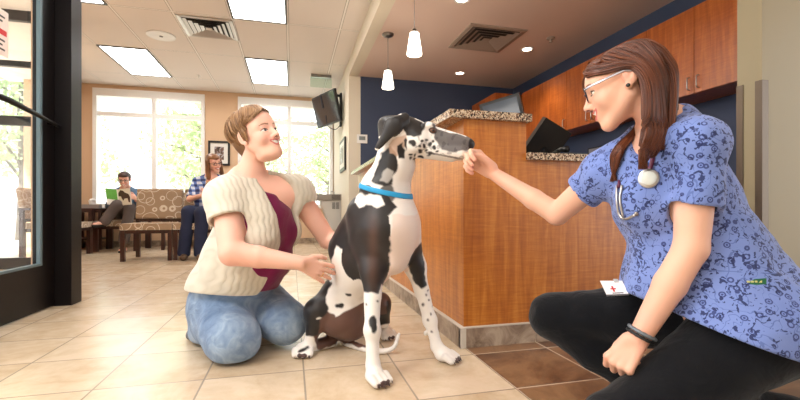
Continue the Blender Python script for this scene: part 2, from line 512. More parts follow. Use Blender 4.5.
# roof slab over everything (keeps the sun out as a roof does)
struct('ceiling_roof_slab',bx(-4.8,5,-2.7,8.7,2.95,3.1),m_cream)
# ---- glazed door and storefront at the left
DX=-1.55
d=tag(thing('glass_door','x','x',(0,0,0)),None); del d['label']; del d['category']; d.name='door_1'; d['kind']='structure'
bm=nb()
y0,y1=2.24,3.27; st=.14
box(bm,DX-.025,DX+.025,y1-st,y1,.01,2.45); box(bm,DX-.025,DX+.025,y0,y0+st,.01,2.45)
box(bm,DX-.025,DX+.025,y0+st,y1-st,.01,.30); box(bm,DX-.025,DX+.025,y0+st,y1-st,2.33,2.45)
obj('door_frame',bm,m_dark,d,bevel=.003)
obj('door_glass',bx(DX-.004,DX+.004,y0+st-.01,y1-st+.01,.29,2.34),m_glass,d)
m_gasket=flat('grey_glazing_bead',srgb(96,118,128),.4)
bm=nb(); box(bm,DX+.006,DX+.028,y1-st-.022,y1-st,.29,2.34); box(bm,DX+.006,DX+.028,y0+st,y1-st-.022,.29,.305); obj('glazing_bead',bm,m_gasket,d)
bm=nb(); tube(bm,[(DX+.06,2.3,1.245),(DX+.065,2.75,1.235),(DX+.06,3.2,1.20),(DX+.055,3.262,1.195)],[.017,.017,.011,.010],10)
tube(bm,[(DX+.02,2.32,1.245),(DX+.06,2.32,1.245)],.012,8); tube(bm,[(DX+.02,3.2,1.20),(DX+.06,3.2,1.20)],.010,8)
obj('push_bar',bm,m_dark,d,smooth=True)
struct('trim_door_post',bx(-1.60,-1.43,3.28,3.42,0,2.81),m_dark,bevel=.003)
struct('trim_door_post_side',bx(-1.60,-1.50,2.10,2.23,0,2.81),m_dark)
struct('trim_door_header',bx(-1.60,-1.50,.6,3.28,2.46,2.81),m_dark)
bm=nb(); box(bm,-1.58,-1.52,.6,2.1,0,.15); box(bm,-1.58,-1.52,.6,.7,.15,2.46); box(bm,-1.58,-1.52,.7,2.1,2.4,2.46)
w3=struct('window_3',bm,m_dark); obj('window_pane',bx(-1.553,-1.547,.69,2.11,.14,2.41),m_glass,w3)
# vestibule far glazing
gx0,gx1,gy=-4.5,-2.46,5.45
bm=nb()
for z0,z1 in ((0,.12),(1.56,1.66),(2.20,2.26),(2.70,2.81)): box(bm,gx0,gx1,gy,gy+.06,z0,z1)
for x in (gx0,-3.30,-3.16,gx1-.06): box(bm,x,x+.05,gy-.002,gy+.062,0,2.81)
w4=struct('window_4',bm,m_dark); obj('window_pane',bx(gx0+.02,gx1-.02,gy+.03,gy+.034,.1,2.75),m_glass,w4)
# paper notice taped to the door glass
p0=at(0,14,2.2); 
nt=thing('paper_notice','white paper notice with red line, taped inside the glass door','notice',(DX+.006,2.70,1.6))
obj('sheet',bx(0,.001,-.12,.14,-.11,.145),flat('white_paper',srgb(236,222,214),.8),nt)
m_red=flat('red_print',srgb(200,40,44),.7); m_ink=flat('dark_print',srgb(60,55,60),.7)
for k,z in enumerate((.10,.075,-.08,-.055,-.03)): obj('print_line',bx(.001,.0015,-.08,.11-.02*(k%2),z,z+.010),m_ink,nt)
bm=nb(); box(bm,.001,.0015,-.08,.125,.005,.035); obj('red_print_line',bm,m_red,nt)
# ---- reception counter (tall transaction section + low section)
ct=thing('reception_counter','figured cherry reception counter with a tiled base, tall end nearest the dog','counter',(.78,1.83,0))
def loc(x0,x1,y0,y1,z0,z1): return (x0-.78,x1-.78,y0-1.83,y1-1.83,z0,z1)
def rel(o): o.parent=ct; return o
bm=nb(); box(bm,*loc(.78,1.108,1.83,5.05,.093,1.066)); rel(obj('tall_panel',bm,m_wood))
bm=nb(); box(bm,*loc(1.108,1.98,1.83,2.40,.093,.884)); rel(obj('low_panel',bm,m_wood))
bm=nb(); 
for i in range(9):
    y=1.80+.0; a=1.83+i*T-.0; 
    box(bm,*loc(.755,.775,a+.002 if i else 1.812,min(a+T-.004,5.05),.0,.090))
for i in range(4):
    a=.78+i*T; box(bm,*loc(a+.003 if i else .757,min(a+T-.003,1.98),1.805,1.826,.0,.090))
rel(obj('base_tile',bm,m_basetile))
bm=nb(); box(bm,*loc(.758,1.98,1.810,2.3,0,.0935)); box(bm,*loc(.758,1.1,2.3,5.05,0,.0935)); rel(obj('base_grout',bm,m_grout))
bm=nb(); box(bm,*loc(.755,.782,1.803,1.83,.0,.0938)); rel(obj('edge_strip',bm,m_grout))
bm=nb(); box(bm,*loc(.70,1.123,1.80,5.08,1.066,1.103)); rel(obj('granite_ledge',bm,m_gran,bevel=.008))
bm=nb(); box(bm,*loc(1.109,1.98,1.80,2.45,.884,.918)); rel(obj('granite_worktop',bm,m_gran,bevel=.008))
# ---- upper cabinets along the right-hand wall
m_gap=flat('cabinet_shadow_gap',srgb(40,22,14),.8)
def pull(par,x,y,z):
    bm=nb(); tube(bm,[(x,y,z-.05),(x-.022,y,z-.046),(x-.026,y,z-.03),(x-.026,y,z+.03),(x-.022,y,z+.046),(x,y,z+.05)],.0045,8)
    obj('handle',bm,m_steel,par,smooth=True)
CX=3.10; Z0,Z1=1.568,2.26
def cab(ys,label,hs):
    r=thing('wall_cabinet',label,'cabinet',(CX,ys[0],Z0),0,'cherry wall cabinets above the desk')
    obj('body',bx(.02,.328,.001,ys[-1]-ys[0]-.001,0,Z1-Z0),m_cab,r)
    for i,(a,b) in enumerate(zip(ys,ys[1:])):
        a-=ys[0]; b-=ys[0]
        dd=obj('door',bx(0,.019,a+.003,b-.003,.002,Z1-Z0-.002),m_cab,r,bevel=.0015)
        h=hs[i]; hy = b-.04 if h=='f' else a+.04
        pull(dd,0,hy,.085)
cab([2.2,2.65,3.11],'cherry wall cabinet with paired doors beside the olive wall','fn')
cab([3.11,3.48,3.85],'cherry wall cabinet directly behind the nurse\'s forehead','ff')
cab([3.85,4.25,4.79,5.23],'cherry wall cabinet farthest along the run, before the corner','nnf')
r=thing('corner_cabinet','shallow cherry corner cabinet hung on the navy back wall','cabinet',(2.72,5.28,Z0))
obj('body',bx(0,.70,.02,.768,0,Z1-Z0),m_cab,r); obj('door',bx(.002,.37,0,.019,.002,Z1-Z0-.002),m_cab,r,bevel=.0015)
# plaque on the wall beneath the cabinets
pl=thing('framed_certificate','small dark framed certificate on the blue wall under the cabinets','picture',(3.43,3.5,1.10))
a=at(587,151,1);b=at(609,151,1); ya=3.40*a[1]/a[0]; yb=3.40*b[1]/b[0]; dd_=3.4/(.25+.968*.47)
zc=CH+(210-151)/420*dd_
obj('frame',bx(-.02,-.002,yb-3.5,ya-3.5,zc-.06-1.1,zc+.055-1.1),m_black,pl,bevel=.003)
obj('print',bx(-.022,-.019,yb-3.5+.02,ya-3.5-.02,zc-.045-1.1,zc+.04-1.1),flat('certificate_paper',srgb(150,150,160),.5),pl)
m_guard=flat('dull_brushed_steel',srgb(116,104,92),.5,.8)
# ---- corner guards on the right wall end
for i,(x0,x1,y0,y1,nm) in enumerate(((2.444,2.449,1.795,1.831,'far'),(2.444,2.449,1.695,1.732,'near'))):
    g=thing('corner_guard','stainless steel corner guard on the %s edge of the olive wall end'%nm,'corner guard',(x0,y0,.1))
    bm=nb(); box(bm,0,x1-x0,0,y1-y0,0,1.24)
    if nm=='near': box(bm,x1-x0,.045,0,.005,0,1.24)
    else: box(bm,x1-x0,.045,y1-y0,y1-y0+.004,0,1.24)
    obj('angle_strip',bm,m_guard,g)
# ---- ceiling lights (2x4 troffers)
m_panel=emit('lit_diffuser',(1,.99,.97,1),PANEL)
m_tframe=flat('troffer_frame',srgb(70,70,68),.5)
# ================================================================ FIXTURES
def troffer(x,y,label,z=2.81):
    r=thing('ceiling_light',label,'ceiling light',(x,y,z),0,'lit ceiling panels')
    bm=nb(); a,b,w=.30,.62,.022
    for q in ((-a,-a+w,-b,b),(a-w,a,-b,b),(-a+w,a-w,-b,-b+w),(-a+w,a-w,b-w,b)): box(bm,*q,-.012,0)
    obj('frame',bm,m_tframe,r); obj('diffuser',bx(-a+w,a-w,-b+w,b-w,-.006,-.001),m_panel,r)
    return r
t0=troffer(-.35,6.945,'lit ceiling panel above the kneeling woman, next to the back wall')
for x,y,l in ((-2.18,6.945,'lit ceiling panel above the reading man, beside the round ceiling speaker'),
              (-.35,4.445,'lit ceiling panel at the top edge, right of the square air vent'),
              (-2.18,4.445,'lit ceiling panel cut off by the dark door post'),
              (-.35,1.945,'lit ceiling panel overhead, nearest the dog'),
              (-.35,-.555,'lit ceiling panel overhead behind the camera')):
    dup(t0,(x,y,2.81),0,l)
def vent(x,y,z,s,label,mat):
    r=thing('ceiling_vent',label,'air vent',(x,y,z))
    bm=nb(); 
    def ring(a,b,z0,z1):
        o=[[bm.verts.new((sx*q,sy*q,zz)) for sx,sy in ((-1,-1),(1,-1),(1,1),(-1,1))] for q,zz in ((a,z0),(b,z1))]
        for i in range(4): bm.faces.new((o[0][i],o[0][(i+1)%4],o[1][(i+1)%4],o[1][i]))
    ring(s,s*.86,-.012,-.016); ring(s,s,-.012,0)
    obj('frame',bm,mat,r)
    obj('backing',bx(-s*.86,s*.86,-s*.86,s*.86,-.003,-.001),m_gap2,r)
    for q in (.84,.66,.48,.30):
        bm=nb(); ring(s*q,s*(q-.115),-.020,-.006); ring(s*(q-.115),s*(q-.125),-.006,-.004); obj('louver',bm,mat,r)
    obj('centre_plate',bx(-s*.12,s*.12,-s*.12,s*.12,-.018,-.012),mat,r)
m_gap2=flat('vent_shadow',srgb(60,56,54),.8)
m_vent=flat('grey_vent_metal',srgb(190,184,176),.3,.35)
m_vent2=flat('taupe_vent_metal',srgb(176,160,146),.35,.2)
vent(-.95,5.41,2.81,.295,'square louvred air vent in the tiled ceiling left of the light panel',m_vent)
vent(2.13,4.36,2.58,.33,'square louvred air vent in the taupe ceiling over reception',m_vent2)
r=thing('ceiling_speaker','round white ceiling speaker in the acoustic tiles','speaker',(-1.57,5.80,2.81))
bm=nb(); lathe(bm,[(.165,0),(.165,-.008),(.15,-.012),(.125,-.009),(.06,-.006),(.03,-.010),(.005,-.012)],32); obj('grille',bm,m_white,r,smooth=True,autos=True)
bm=nb(); lathe(bm,[(.022,-.012),(.02,-.018),(.004,-.019)],16); obj('centre_cap',bm,flat('speaker_grey',srgb(170,165,165),.5),r,smooth=True)
bm=nb(); lathe(bm,[(.03,2.81),(.028,2.80),(.012,2.798),(.010,2.775),(.018,2.772),(.018,2.768)],16,Matrix.Translation((-1.45,7.35,0))); tag(obj('fire_sprinkler',bm,m_white,smooth=True,autos=True),'small white sprinkler head in the lobby ceiling','sprinkler')
bm=nb(); lathe(bm,[(.045,2.58),(.045,2.567),(.035,2.562),(.014,2.561),(.012,2.54),(.020,2.536),(.02,2.53)],16,Matrix.Translation((2.83,4.16,0))); tag(obj('fire_sprinkler',bm,m_vent2,smooth=True,autos=True),'small taupe sprinkler head near the downlight over reception','sprinkler')
m_bulb=emit('downlight_lens',(1,.86,.66,1),12)
for x,y,l in ((2.31,5.55,'small recessed downlight above the navy back wall'),(2.75,4.52,'small recessed downlight beside the reception air vent'),(1.52,3.60,'recessed downlight at the top edge, right of the pendants')):
    r=thing('recessed_downlight',l,'downlight',(x,y,2.58),0,'recessed downlights over reception')
    bm=nb(); lathe(bm,[(.075,-.001),(.073,-.008),(.055,-.006),(.052,-.001)],28); obj('trim_ring',bm,m_white,r,smooth=True)
    bm=nb(); lathe(bm,[(.052,-.003),(.03,-.007),(.004,-.008)],24); obj('lens',bm,m_bulb,r,smooth=True)
    L=bpy.data.lights.new('downlight_lamp','SPOT'); L.energy=28; L.color=(1,.84,.64); L.spot_size=math.radians(95); L.spot_blend=.7; L.shadow_soft_size=.05
    lo=bpy.data.objects.new('downlight_lamp',L); C.objects.link(lo); lo.parent=r; lo.location=(0,0,-.03)
m_shade=emit('opal_glass_shade',(1,.93,.80,1),3.2)
for y,l in ((4.52,'pendant lamp with full cord and round canopy, farther from the camera'),(3.49,'larger looking pendant lamp hanging above the dog, canopy out of frame')):
    r=thing('pendant_lamp',l,'pendant lamp',(1.03,y,2.58),0,'pendant lamps over the counter')
    bm=nb(); lathe(bm,[(.065,0),(.065,-.012),(.05,-.026),(.012,-.032)],24); obj('canopy',bm,m_steeld,r,smooth=True,autos=True)
    bm=nb(); tube(bm,[(0,0,-.03),(0,0,-.385)],.003,8); obj('cord',bm,m_steeld,r)
    bm=nb(); lathe(bm,[(.010,-.372),(.018,-.378),(.020,-.402),(.030,-.410)],16); obj('cap',bm,m_steeld,r,smooth=True)
    bm=nb(); lathe(bm,[(.034,-.405),(.040,-.41),(.066,-.585),(.064,-.597),(.05,-.600),(.004,-.600)],28); obj('lamp_shade',bm,m_shade,r,smooth=True,autos=True)
    L=bpy.data.lights.new('pendant_bulb','POINT'); L.energy=5; L.color=(1,.86,.68); L.shadow_soft_size=.06
    lo=bpy.data.objects.new('pendant_bulb',L); C.objects.link(lo); lo.parent=r; lo.location=(0,0,-.68)
# thermostat
tc=at(362,139,6.05/(.968+.0226)); r=thing('thermostat','small white thermostat with grey display on the navy wall','thermostat',(tc[0],6.05,tc[2]))
obj('housing',bx(-.075,.075,-.022,0,-.062,.062),m_white,r,bevel=.008); obj('display',bx(-.045,.045,-.024,-.021,-.02,.035),flat('lcd_grey',srgb(120,128,130),.3),r)
# framed pictures
m_mat=flat('white_mount_card',srgb(230,228,222),.7)
r=thing('picture_frame','black framed photo with white mount on the sand wall between the windows','picture',(-1.285,8.3,1.68))
bm=nb(); a,b,w=.185,.225,.035
for q in ((-a,a,-.03,-.002,b-w,b),(-a,a,-.03,-.002,-b,-b+w),(-a,-a+w,-.03,-.002,-b+w,b-w),(a-w,a,-.03,-.002,-b+w,b-w)): box(bm,*q)
obj('frame',bm,m_black,r,bevel=.003); obj('mount',bx(-a+w,a-w,-.012,-.003,-b+w,b-w),m_mat,r)
def photo_mat():
    t=NT('animal_portrait_print'); n=t.noise(t.coord(),13,3,.5,.8); t.set(col=t.ramp(n,[(.35,srgb(40,34,34)),(.5,srgb(120,90,76)),(.62,srgb(190,200,210))]),rough=.3); return t.m
obj('print',bx(-.08,.08,-.014,-.011,-.12,.12),photo_mat(),r)
r=thing('picture_frame','narrow looking black framed picture on the cream wall below the screen','picture',(.80,6.66,1.5))
obj('frame',bx(-.03,-.002,-.33,.33,-.25,.25),m_black,r,bevel=.003); obj('mount',bx(-.032,-.029,-.28,.28,-.20,.20),m_mat,r)
obj('print',bx(-.034,-.031,-.2,.2,-.13,.13),photo_mat(),r)
# television on a swing arm
w=nrm((.287,-.69,0)); n=nrm((-.923*.97,-.384*.97,-.24)); u=np.cross(n,w); 
if u[2]<0: u=-u
ctr=np.array([.53,6.90,2.27])
r=thing('television','black flat screen television tilted down from a wall arm','television',(.80,6.95,2.3))
M=Matrix(((w[0],n[0],u[0],ctr[0]-.80),(w[1],n[1],u[1],ctr[1]-6.95),(w[2],n[2],u[2],ctr[2]-2.3),(0,0,0,1)))
o=obj('housing',bx(-.39,.39,-.045,-.002,-.25,.25),m_black,r,bevel=.008); o.matrix_local=M
def scr():
    t=NT('glossy_dark_screen'); t.set(col=srgb(22,26,34),rough=.08,spec=.8); return t.m
o=obj('screen',bx(-.37,.37,-.002,.001,-.225,.23),scr(),r); o.matrix_local=M
bm=nb(); tube(bm,[(-.02,0,.22),(-.20,-.06,.22),(-.34,-.02,.20)],.022,8); tube(bm,[(-.34,-.02,.20),(-.30,-.0,.0)],.02,8)
obj('swing_arm',bm,m_blackm,r); obj('wall_plate',bx(-.03,-.001,-.05,.06,-.28,.26),m_blackm,r,bevel=.004)
bm=nb(); tube(bm,spline([(-.015,.02,-.25),(-.10,.03,-.33),(-.22,.02,-.28),(-.27,-.02,-.12)],6),.006,6); obj('cable',bm,m_blackm,r,smooth=True)
# edge-lit ceiling sign
m_green=glass_mat('green_edged_glass',(.86,.95,.90,1))
r=thing('ceiling_sign','small grey housed sign with clear green edged panel under the ceiling','sign',(.46,6.86,2.81))
obj('housing',bx(-.16,.16,-.04,.04,-.045,0),m_steeld,r,bevel=.004)
obj('clear_panel',bx(-.17,.17,-.004,.004,-.20,-.04),m_green,r)
# wall hung drinking fountain
m_fount=flat('light_grey_enamel',srgb(196,196,194),.35,.2)
r=thing('drinking_fountain','light grey wall hung drinking fountain with louvred side below the window','drinking fountain',(.80,7.2,0))
bm=nb(); prof=[(0,.30),(-.13,.30),(-.17,.34),(-.33,.74),(-.34,.80),(0,.80)]
A=[bm.verts.new((x,-.19,z)) for x,z in prof]; B=[bm.verts.new((x,.19,z)) for x,z in prof]
bm.faces.new(A); bm.faces.new(B[::-1])
for i in range(len(prof)): bm.faces.new((A[i],B[i],B[(i+1)%6],A[(i+1)%6]))
bmesh.ops.recalc_face_normals(bm,faces=bm.faces); obj('body',bm,m_fount,r,bevel=.006)
bm=nb(); box(bm,-.46,0,-.22,.22,.80,.90); obj('basin',bm,m_steeld,r,bevel=.02)
bm=nb()
for k in range(7): box(bm,-.16,-.02,-.224,-.219,.812+k*.011,.818+k*.011)
for k in range(8):
    for a in (-.15,-.085): box(bm,a,a+.05,-.194,-.189,.66+k*.014,.667+k*.014)
obj('louvers',bm,m_gap2,r)
bm=nb(); tube(bm,[(-.10,0,.90),(-.10,0,.94),(-.13,0,.955),(-.155,0,.95)],.010,8); obj('spout',bm,m_steel,r,smooth=True)
# ---- desk gear behind the counter
dk=thing('reception_desk','staff desk behind the tall counter, mostly hidden','desk',(1.12,2.46,0))
obj('desktop',bx(0,.72,0,1.9,.72,.76),m_wood,dk,bevel=.003)
for y in (.02,1.84): obj('side_panel',bx(.02,.70,y,y+.04,0,.72),m_wood,dk)
def monitor(name,label,ctr,f,up,w,h,basep,deep=.05):
    r=thing(name,label,'monitor',basep)
    f=nrm(f); l=nrm(np.cross(up,f)); u=np.cross(f,l); c=np.array(ctr)-np.array(basep)
    M=Matrix([[l[i],f[i],u[i],c[i]] for i in range(3)]+[[0,0,0,1]])
    o=obj('housing',bx(-w/2,w/2,-deep,-.002,-h/2,h/2),m_black,r,bevel=.01); o.matrix_local=M
    o=obj('screen',bx(-w/2+.02,w/2-.02,-.003,.0005,-h/2+.02,h/2-.02),m_scrg,r); o.matrix_local=M
    bm=nb(); tube(bm,[c-f*deep*.6,c-f*.10+np.array((0,0,-.12)),np.array((c[0]-f[0]*.1,c[1]-f[1]*.1,.01))],.025,10); obj('stand',bm,m_black,r,smooth=True)
    bm=nb(); lathe(bm,[(.12,0),(.12,.008),(.03,.016)],24,Matrix.Translation((c[0]-f[0]*.1,c[1]-f[1]*.1,0))); obj('foot',bm,m_black,r,smooth=True,autos=True)
t=NT('grey_reflective_screen'); t.set(col=srgb(70,80,92),rough=.12,spec=.8); m_scrg=t.m
c1=at(502,114,2.98); monitor('computer_monitor','grey faced computer monitor rising behind the tall granite ledge',(c1[0],c1[1],c1[2]+.0),(-.62,-.70,-.25),(-.34,-.1,1),.29,.22,(c1[0]+.1,c1[1]+.08,.76))
c2=at(541,146,3.0); monitor('computer_monitor','black computer monitor leaning back behind the low granite worktop',(c2[0],c2[1],c2[2]),(.25,.9,.30),(.55,-.05,1),.22,.35,(c2[0]+.05,c2[1]+.03,.76),.07)
ph=thing('desk_telephone','black desk telephone with coiled cord on the low worktop','telephone',(1.62,2.2,.918))
bm=nb(); A=[bm.verts.new(p) for p in ((-.10,-.09,0),(.10,-.09,0),(.10,.09,0),(-.10,.09,0),(-.10,-.09,.055),(.10,-.09,.055),(.10,.09,.02),(-.10,.09,.02))]
for q in ((3,2,1,0),(4,5,6,7),(0,1,5,4),(1,2,6,5),(2,3,7,6),(3,0,4,7)): bm.faces.new([A[i] for i in q])
obj('base',bm,m_black,ph,bevel=.004)
bm=nb(); tube(bm,[(-.07,-.08,.075),(-.072,-.02,.082),(-.07,.04,.06)],[.02,.013,.02],10); obj('handset',bm,m_black,ph,smooth=True)
bm=nb(); pts=[(-.10-.12*k/60+.006*math.cos(k*1.6),-.08-.05*math.sin(k/60*PI)+.006*math.sin(k*1.6),.012+.005*math.cos(k)) for k in range(61)]
tube(bm,pts,.0022,5); obj('coiled_cord',bm,m_blackm,ph,smooth=True)
# ================================================================ WAITING AREA
def uph():
    t=NT('tan_upholstery_with_looping_lines'); v=t.coord()
    def rings(sc,loc,R):
        vv=t.coord(loc=loc); d=t.vor(vv,sc,out=0); return t.math('LESS_THAN',t.math('ABSOLUTE',t.math('SUBTRACT',d,R)),.018)
    m=t.math('MAXIMUM',rings(6.,(0,0,0),.42),rings(4.6,(.3,.2,.6),.48))
    n=t.noise(v,200,2)
    c=t.mix(t.math('MULTIPLY',n,.4),srgb(172,148,122),srgb(146,122,100)); c=t.mix(m,c,srgb(222,212,196))
    t.set(col=c,rough=.9,spec=.1,sheen=.3); t.bump(n,.2,.002); return t.m
m_uph=uph()
def softbox(bm,x0,x1,y0,y1,z0,z1,M=None):
    box(bm,x0,x1,y0,y1,z0,z1,M)
def make_chair(label,arms=False):
    w,dp=.58,.60
    r=thing('waiting_chair',label,'chair',(0,0,0),0,'upholstered waiting room chairs')
    s=obj('seat',bx(-w/2,w/2,-.02,dp-.06,.39,.47),m_uph,r,bevel=.025)
    M=Matrix.Translation((0,dp-.06,.52))@Matrix.Rotation(-.16,4,'X')
    b=obj('backrest',bx(-w/2,w/2,-.03,.04,0,.42,M),m_uph,r,bevel=.022)
    for sx in (-1,1):
        x=sx*(w/2-.025)
        obj('leg',bx(x-.024,x+.024,0,.048,0,.40),m_dwood,r,bevel=.003)
        bm=nb(); box(bm,x-.024,x+.024,dp-.06,dp-.012,0,.52); obj('leg',bm,m_dwood,r,bevel=.003)
        if arms:
            x=sx*(w/2+.02); bm=nb(); box(bm,x-.025,x+.025,-.02,dp-.02,.635,.665); box(bm,x-.02,x+.02,0,.045,.0,.636); box(bm,x-.02,x+.02,dp-.07,dp-.025,0,.636); obj('armrest',bm,m_dwood,r,bevel=.003)
    bm=nb(); box(bm,-w/2+.03,w/2-.03,.006,.036,.345,.40); box(bm,-w/2+.03,w/2-.03,dp-.055,dp-.02,.345,.40); box(bm,-w/2+.03,w/2-.03,dp-.055,dp-.02,.48,.52)
    for sx in (-1,1):
        x=sx*(w/2-.025); box(bm,x-.015,x+.015,.03,dp-.05,.345,.40)
    obj('seat_frame',bm,m_dwood,r)
    return r
ch=make_chair('empty tan waiting chair in the front row, left of the seated woman')
ch.location=(-1.76,5.88,0)
chairs_extra=[dup(ch,(-1.17,5.90,0),0,'tan waiting chair in which the woman in plaid sits'),
 dup(ch,(-.5,5.95,0),0,'tan waiting chair hidden behind the kneeling woman, at the plaid woman\'s side'),
 dup(ch,(-1.72,7.42,0),0,'tan waiting chair standing in the second row behind the empty one')]
cha=make_chair('tan waiting chair with dark armrests in which the reading man sits',True); cha.location=(-2.62,7.35,0)
dup(cha,(-2.86,6.86,0),PI/2,'dark armed waiting chair at the left beside the door post, mostly hidden')
tb=thing('side_table','dark mahogany side table by the left window corner','side table',(-3.20,7.98,0))
obj('tabletop',bx(-.24,.24,-.24,.24,.60,.64),m_dwood,tb,bevel=.004)
for sx in (-.21,.21):
    for sy in (-.21,.21): obj('leg',bx(sx-.02,sx+.02,sy-.02,sy+.02,0,.60),m_dwood,tb)
obj('lower_shelf',bx(-.22,.22,-.22,.22,.16,.18),m_dwood,tb)
tx=thing('tissue_box','grey tissue box with a white tissue on the side table','tissue box',(-3.14,7.86,.64))
obj('carton',bx(-.12,.12,-.06,.06,0,.09),flat('grey_carton',srgb(150,140,138),.7),tx,bevel=.003)
F=Field(); F.cone((0,0,.09),(0,.0,.14),.03,.045,k=.02,flat=((0,1,0),.4)); F.ell((.02,0,.16),(.035,.015,.02)); F.disp=lambda P: .005*wob(P,160,3)
sobj('tissue',F,.005,flat('white_tissue',srgb(240,240,240),.8),tx)
# ================================================================ OUTSIDE
t=NT('sunlit_pavement'); n=t.noise(t.coord(),1.2,5); t.set(col=t.ramp(n,[(.3,srgb(190,186,176)),(.6,srgb(206,202,192)),(.75,srgb(150,170,120))]),rough=.9); m_pave=t.m
struct('ground_outside',bx(-60,60,8.52,90,-.25,-.15),m_pave)
struct('ground_outside_left',bx(-60,-4.62,-30,8.52,-.25,-.15),m_pave)
struct('ground_outside_behind',bx(-4.62,60,-40,-2.62,-.25,-.06),m_pave)
def leafmat():
    t=NT('bright_foliage'); n=t.noise(t.coord(),1.6,3); t.set(col=t.ramp(n,[(.3,srgb(150,160,132)),(.5,srgb(176,188,154)),(.7,srgb(206,212,188))]),rough=.6)
    tr=t.n('ShaderNodeBsdfTranslucent'); tr.inputs[0].default_value=srgb(190,208,150); mx=t.n('ShaderNodeMixShader'); mx.inputs[0].default_value=.45
    t.l(t.b.outputs[0],mx.inputs[1]); t.l(tr.outputs[0],mx.inputs[2]); t.l(mx.outputs[0],t.out.inputs[0]); return t.m
m_leaf=leafmat(); m_bark=flat('grey_bark',srgb(138,128,120),.9,nscale=9,var=.4)
def tree(h,spread,n,seed,label):
    R=random.Random(seed)
    r=thing('tree',label,'tree',(0,0,0),0,'leafy trees outside the windows')
    bm=nb(); tips=[]
    tr=[(0,0,-.3),(.05,.02,h*.3),(-.04,.05,h*.6),(.03,0,h*.95)]; tube(bm,tr,[.13,.10,.07,.02],8)
    for k in range(11):
        z=h*(.22+.065*k); a=k*2.4; L=spread*(.95-.05*k)
        e=(math.cos(a)*L,math.sin(a)*L,z+L*.45); tube(bm,[(0,0,z),(e[0]*.5,e[1]*.5,z+L*.3),e],[.045,.03,.01],6); tips+= [Vector(e),Vector((e[0]*.6,e[1]*.6,z+L*.3))]
    obj('trunk',bm,m_bark,r,smooth=True)
    V=[];Fc=[]
    for k in range(n):
        c=R.choice(tips); q=Vector((R.gauss(0,1),R.gauss(0,1),R.gauss(0,.8)))*spread*.20
        c=c+q; s=R.uniform(.035,.075); a=Vector((R.gauss(0,1),R.gauss(0,1),R.gauss(0,1))).normalized(); b=a.orthogonal().normalized(); 
        i=len(V); V+= [c-a*s*1.5,c+b*s*.7,c+a*s*1.5,c-b*s*.7]; Fc.append((i,i+1,i+2,i+3))
    me=bpy.data.meshes.new('foliage'); me.from_pydata([tuple(v) for v in V],[],Fc); me.materials.append(m_leaf)
    o=bpy.data.objects.new('foliage',me); C.objects.link(o); o.parent=r
    return r
ta=tree(5.2,1.9,3600,1,'leafy tree straight outside the left window, left half'); ta.location=(-6.9,13.2,0)
tb_=tree(4.2,1.5,2600,2,'slimmer leafy tree outside the left window, right half'); tb_.location=(-2.4,13.0,0)
for i,(x,y,rz,s,src,l) in enumerate(((-9.6,20,1,1.25,ta,'distant leafy tree at the far left beyond the left window'),(-1.2,19.5,2,1.2,tb_,'tall leafy tree seen behind the kneeling woman\'s head'),
   (1.2,13.6,3,.8,tb_,'leafy tree right of the mullion in the right window'),(3.4,20,.6,1.2,ta,'distant leafy tree behind the tilted television'),
   (-11,12.5,4,1.1,tb_,'leafy tree outside the glazing left of the door post'),(-5,27,2.2,1.4,ta,'farthest leafy tree in the middle of the left window'))):
    c=dup(src,(x,y,0),rz,l); c.scale=(s,s,s)
# ================================================================ LIGHT
wd=bpy.data.worlds.new('daylight'); sc.world=wd; wd.use_nodes=True; nt_=wd.node_tree; nt_.nodes.clear()
o=nt_.nodes.new('ShaderNodeOutputWorld'); b=nt_.nodes.new('ShaderNodeBackground'); tc=nt_.nodes.new('ShaderNodeTexCoord'); sp=nt_.nodes.new('ShaderNodeSeparateXYZ'); rp=nt_.nodes.new('ShaderNodeValToRGB')
nt_.links.new(tc.outputs['Generated'],sp.inputs[0]); nt_.links.new(sp.outputs[2],rp.inputs[0])
rp.color_ramp.elements[0].color=(1,1,1,1); rp.color_ramp.elements[1].position=.9; rp.color_ramp.elements[1].color=(.72,.84,1,1)
nt_.links.new(rp.outputs[0],b.inputs[0]); b.inputs[1].default_value=SKY; nt_.links.new(b.outputs[0],o.inputs[0])
S=bpy.data.lights.new('sun','SUN'); S.energy=SUN; S.angle=math.radians(1.5); S.color=(1,.95,.86); so=bpy.data.objects.new('sun',S); C.objects.link(so)
so.rotation_euler=Vector((-.35,-.6,1.1)).to_track_quat('Z','Y').to_euler()

# added soft key light, out of frame at the left of the camera
K=bpy.data.lights.new('added_key_light','AREA'); K.shape='DISK'; K.size=.9; K.energy=KEY; K.color=(1,.97,.93)
ko=bpy.data.objects.new('added_key_light',K); C.objects.link(ko); ko.location=(-1.38,.75,2.1); ko.rotation_euler=(Vector((.45,1.7,.7))-Vector(ko.location)).to_track_quat('-Z','Y').to_euler()
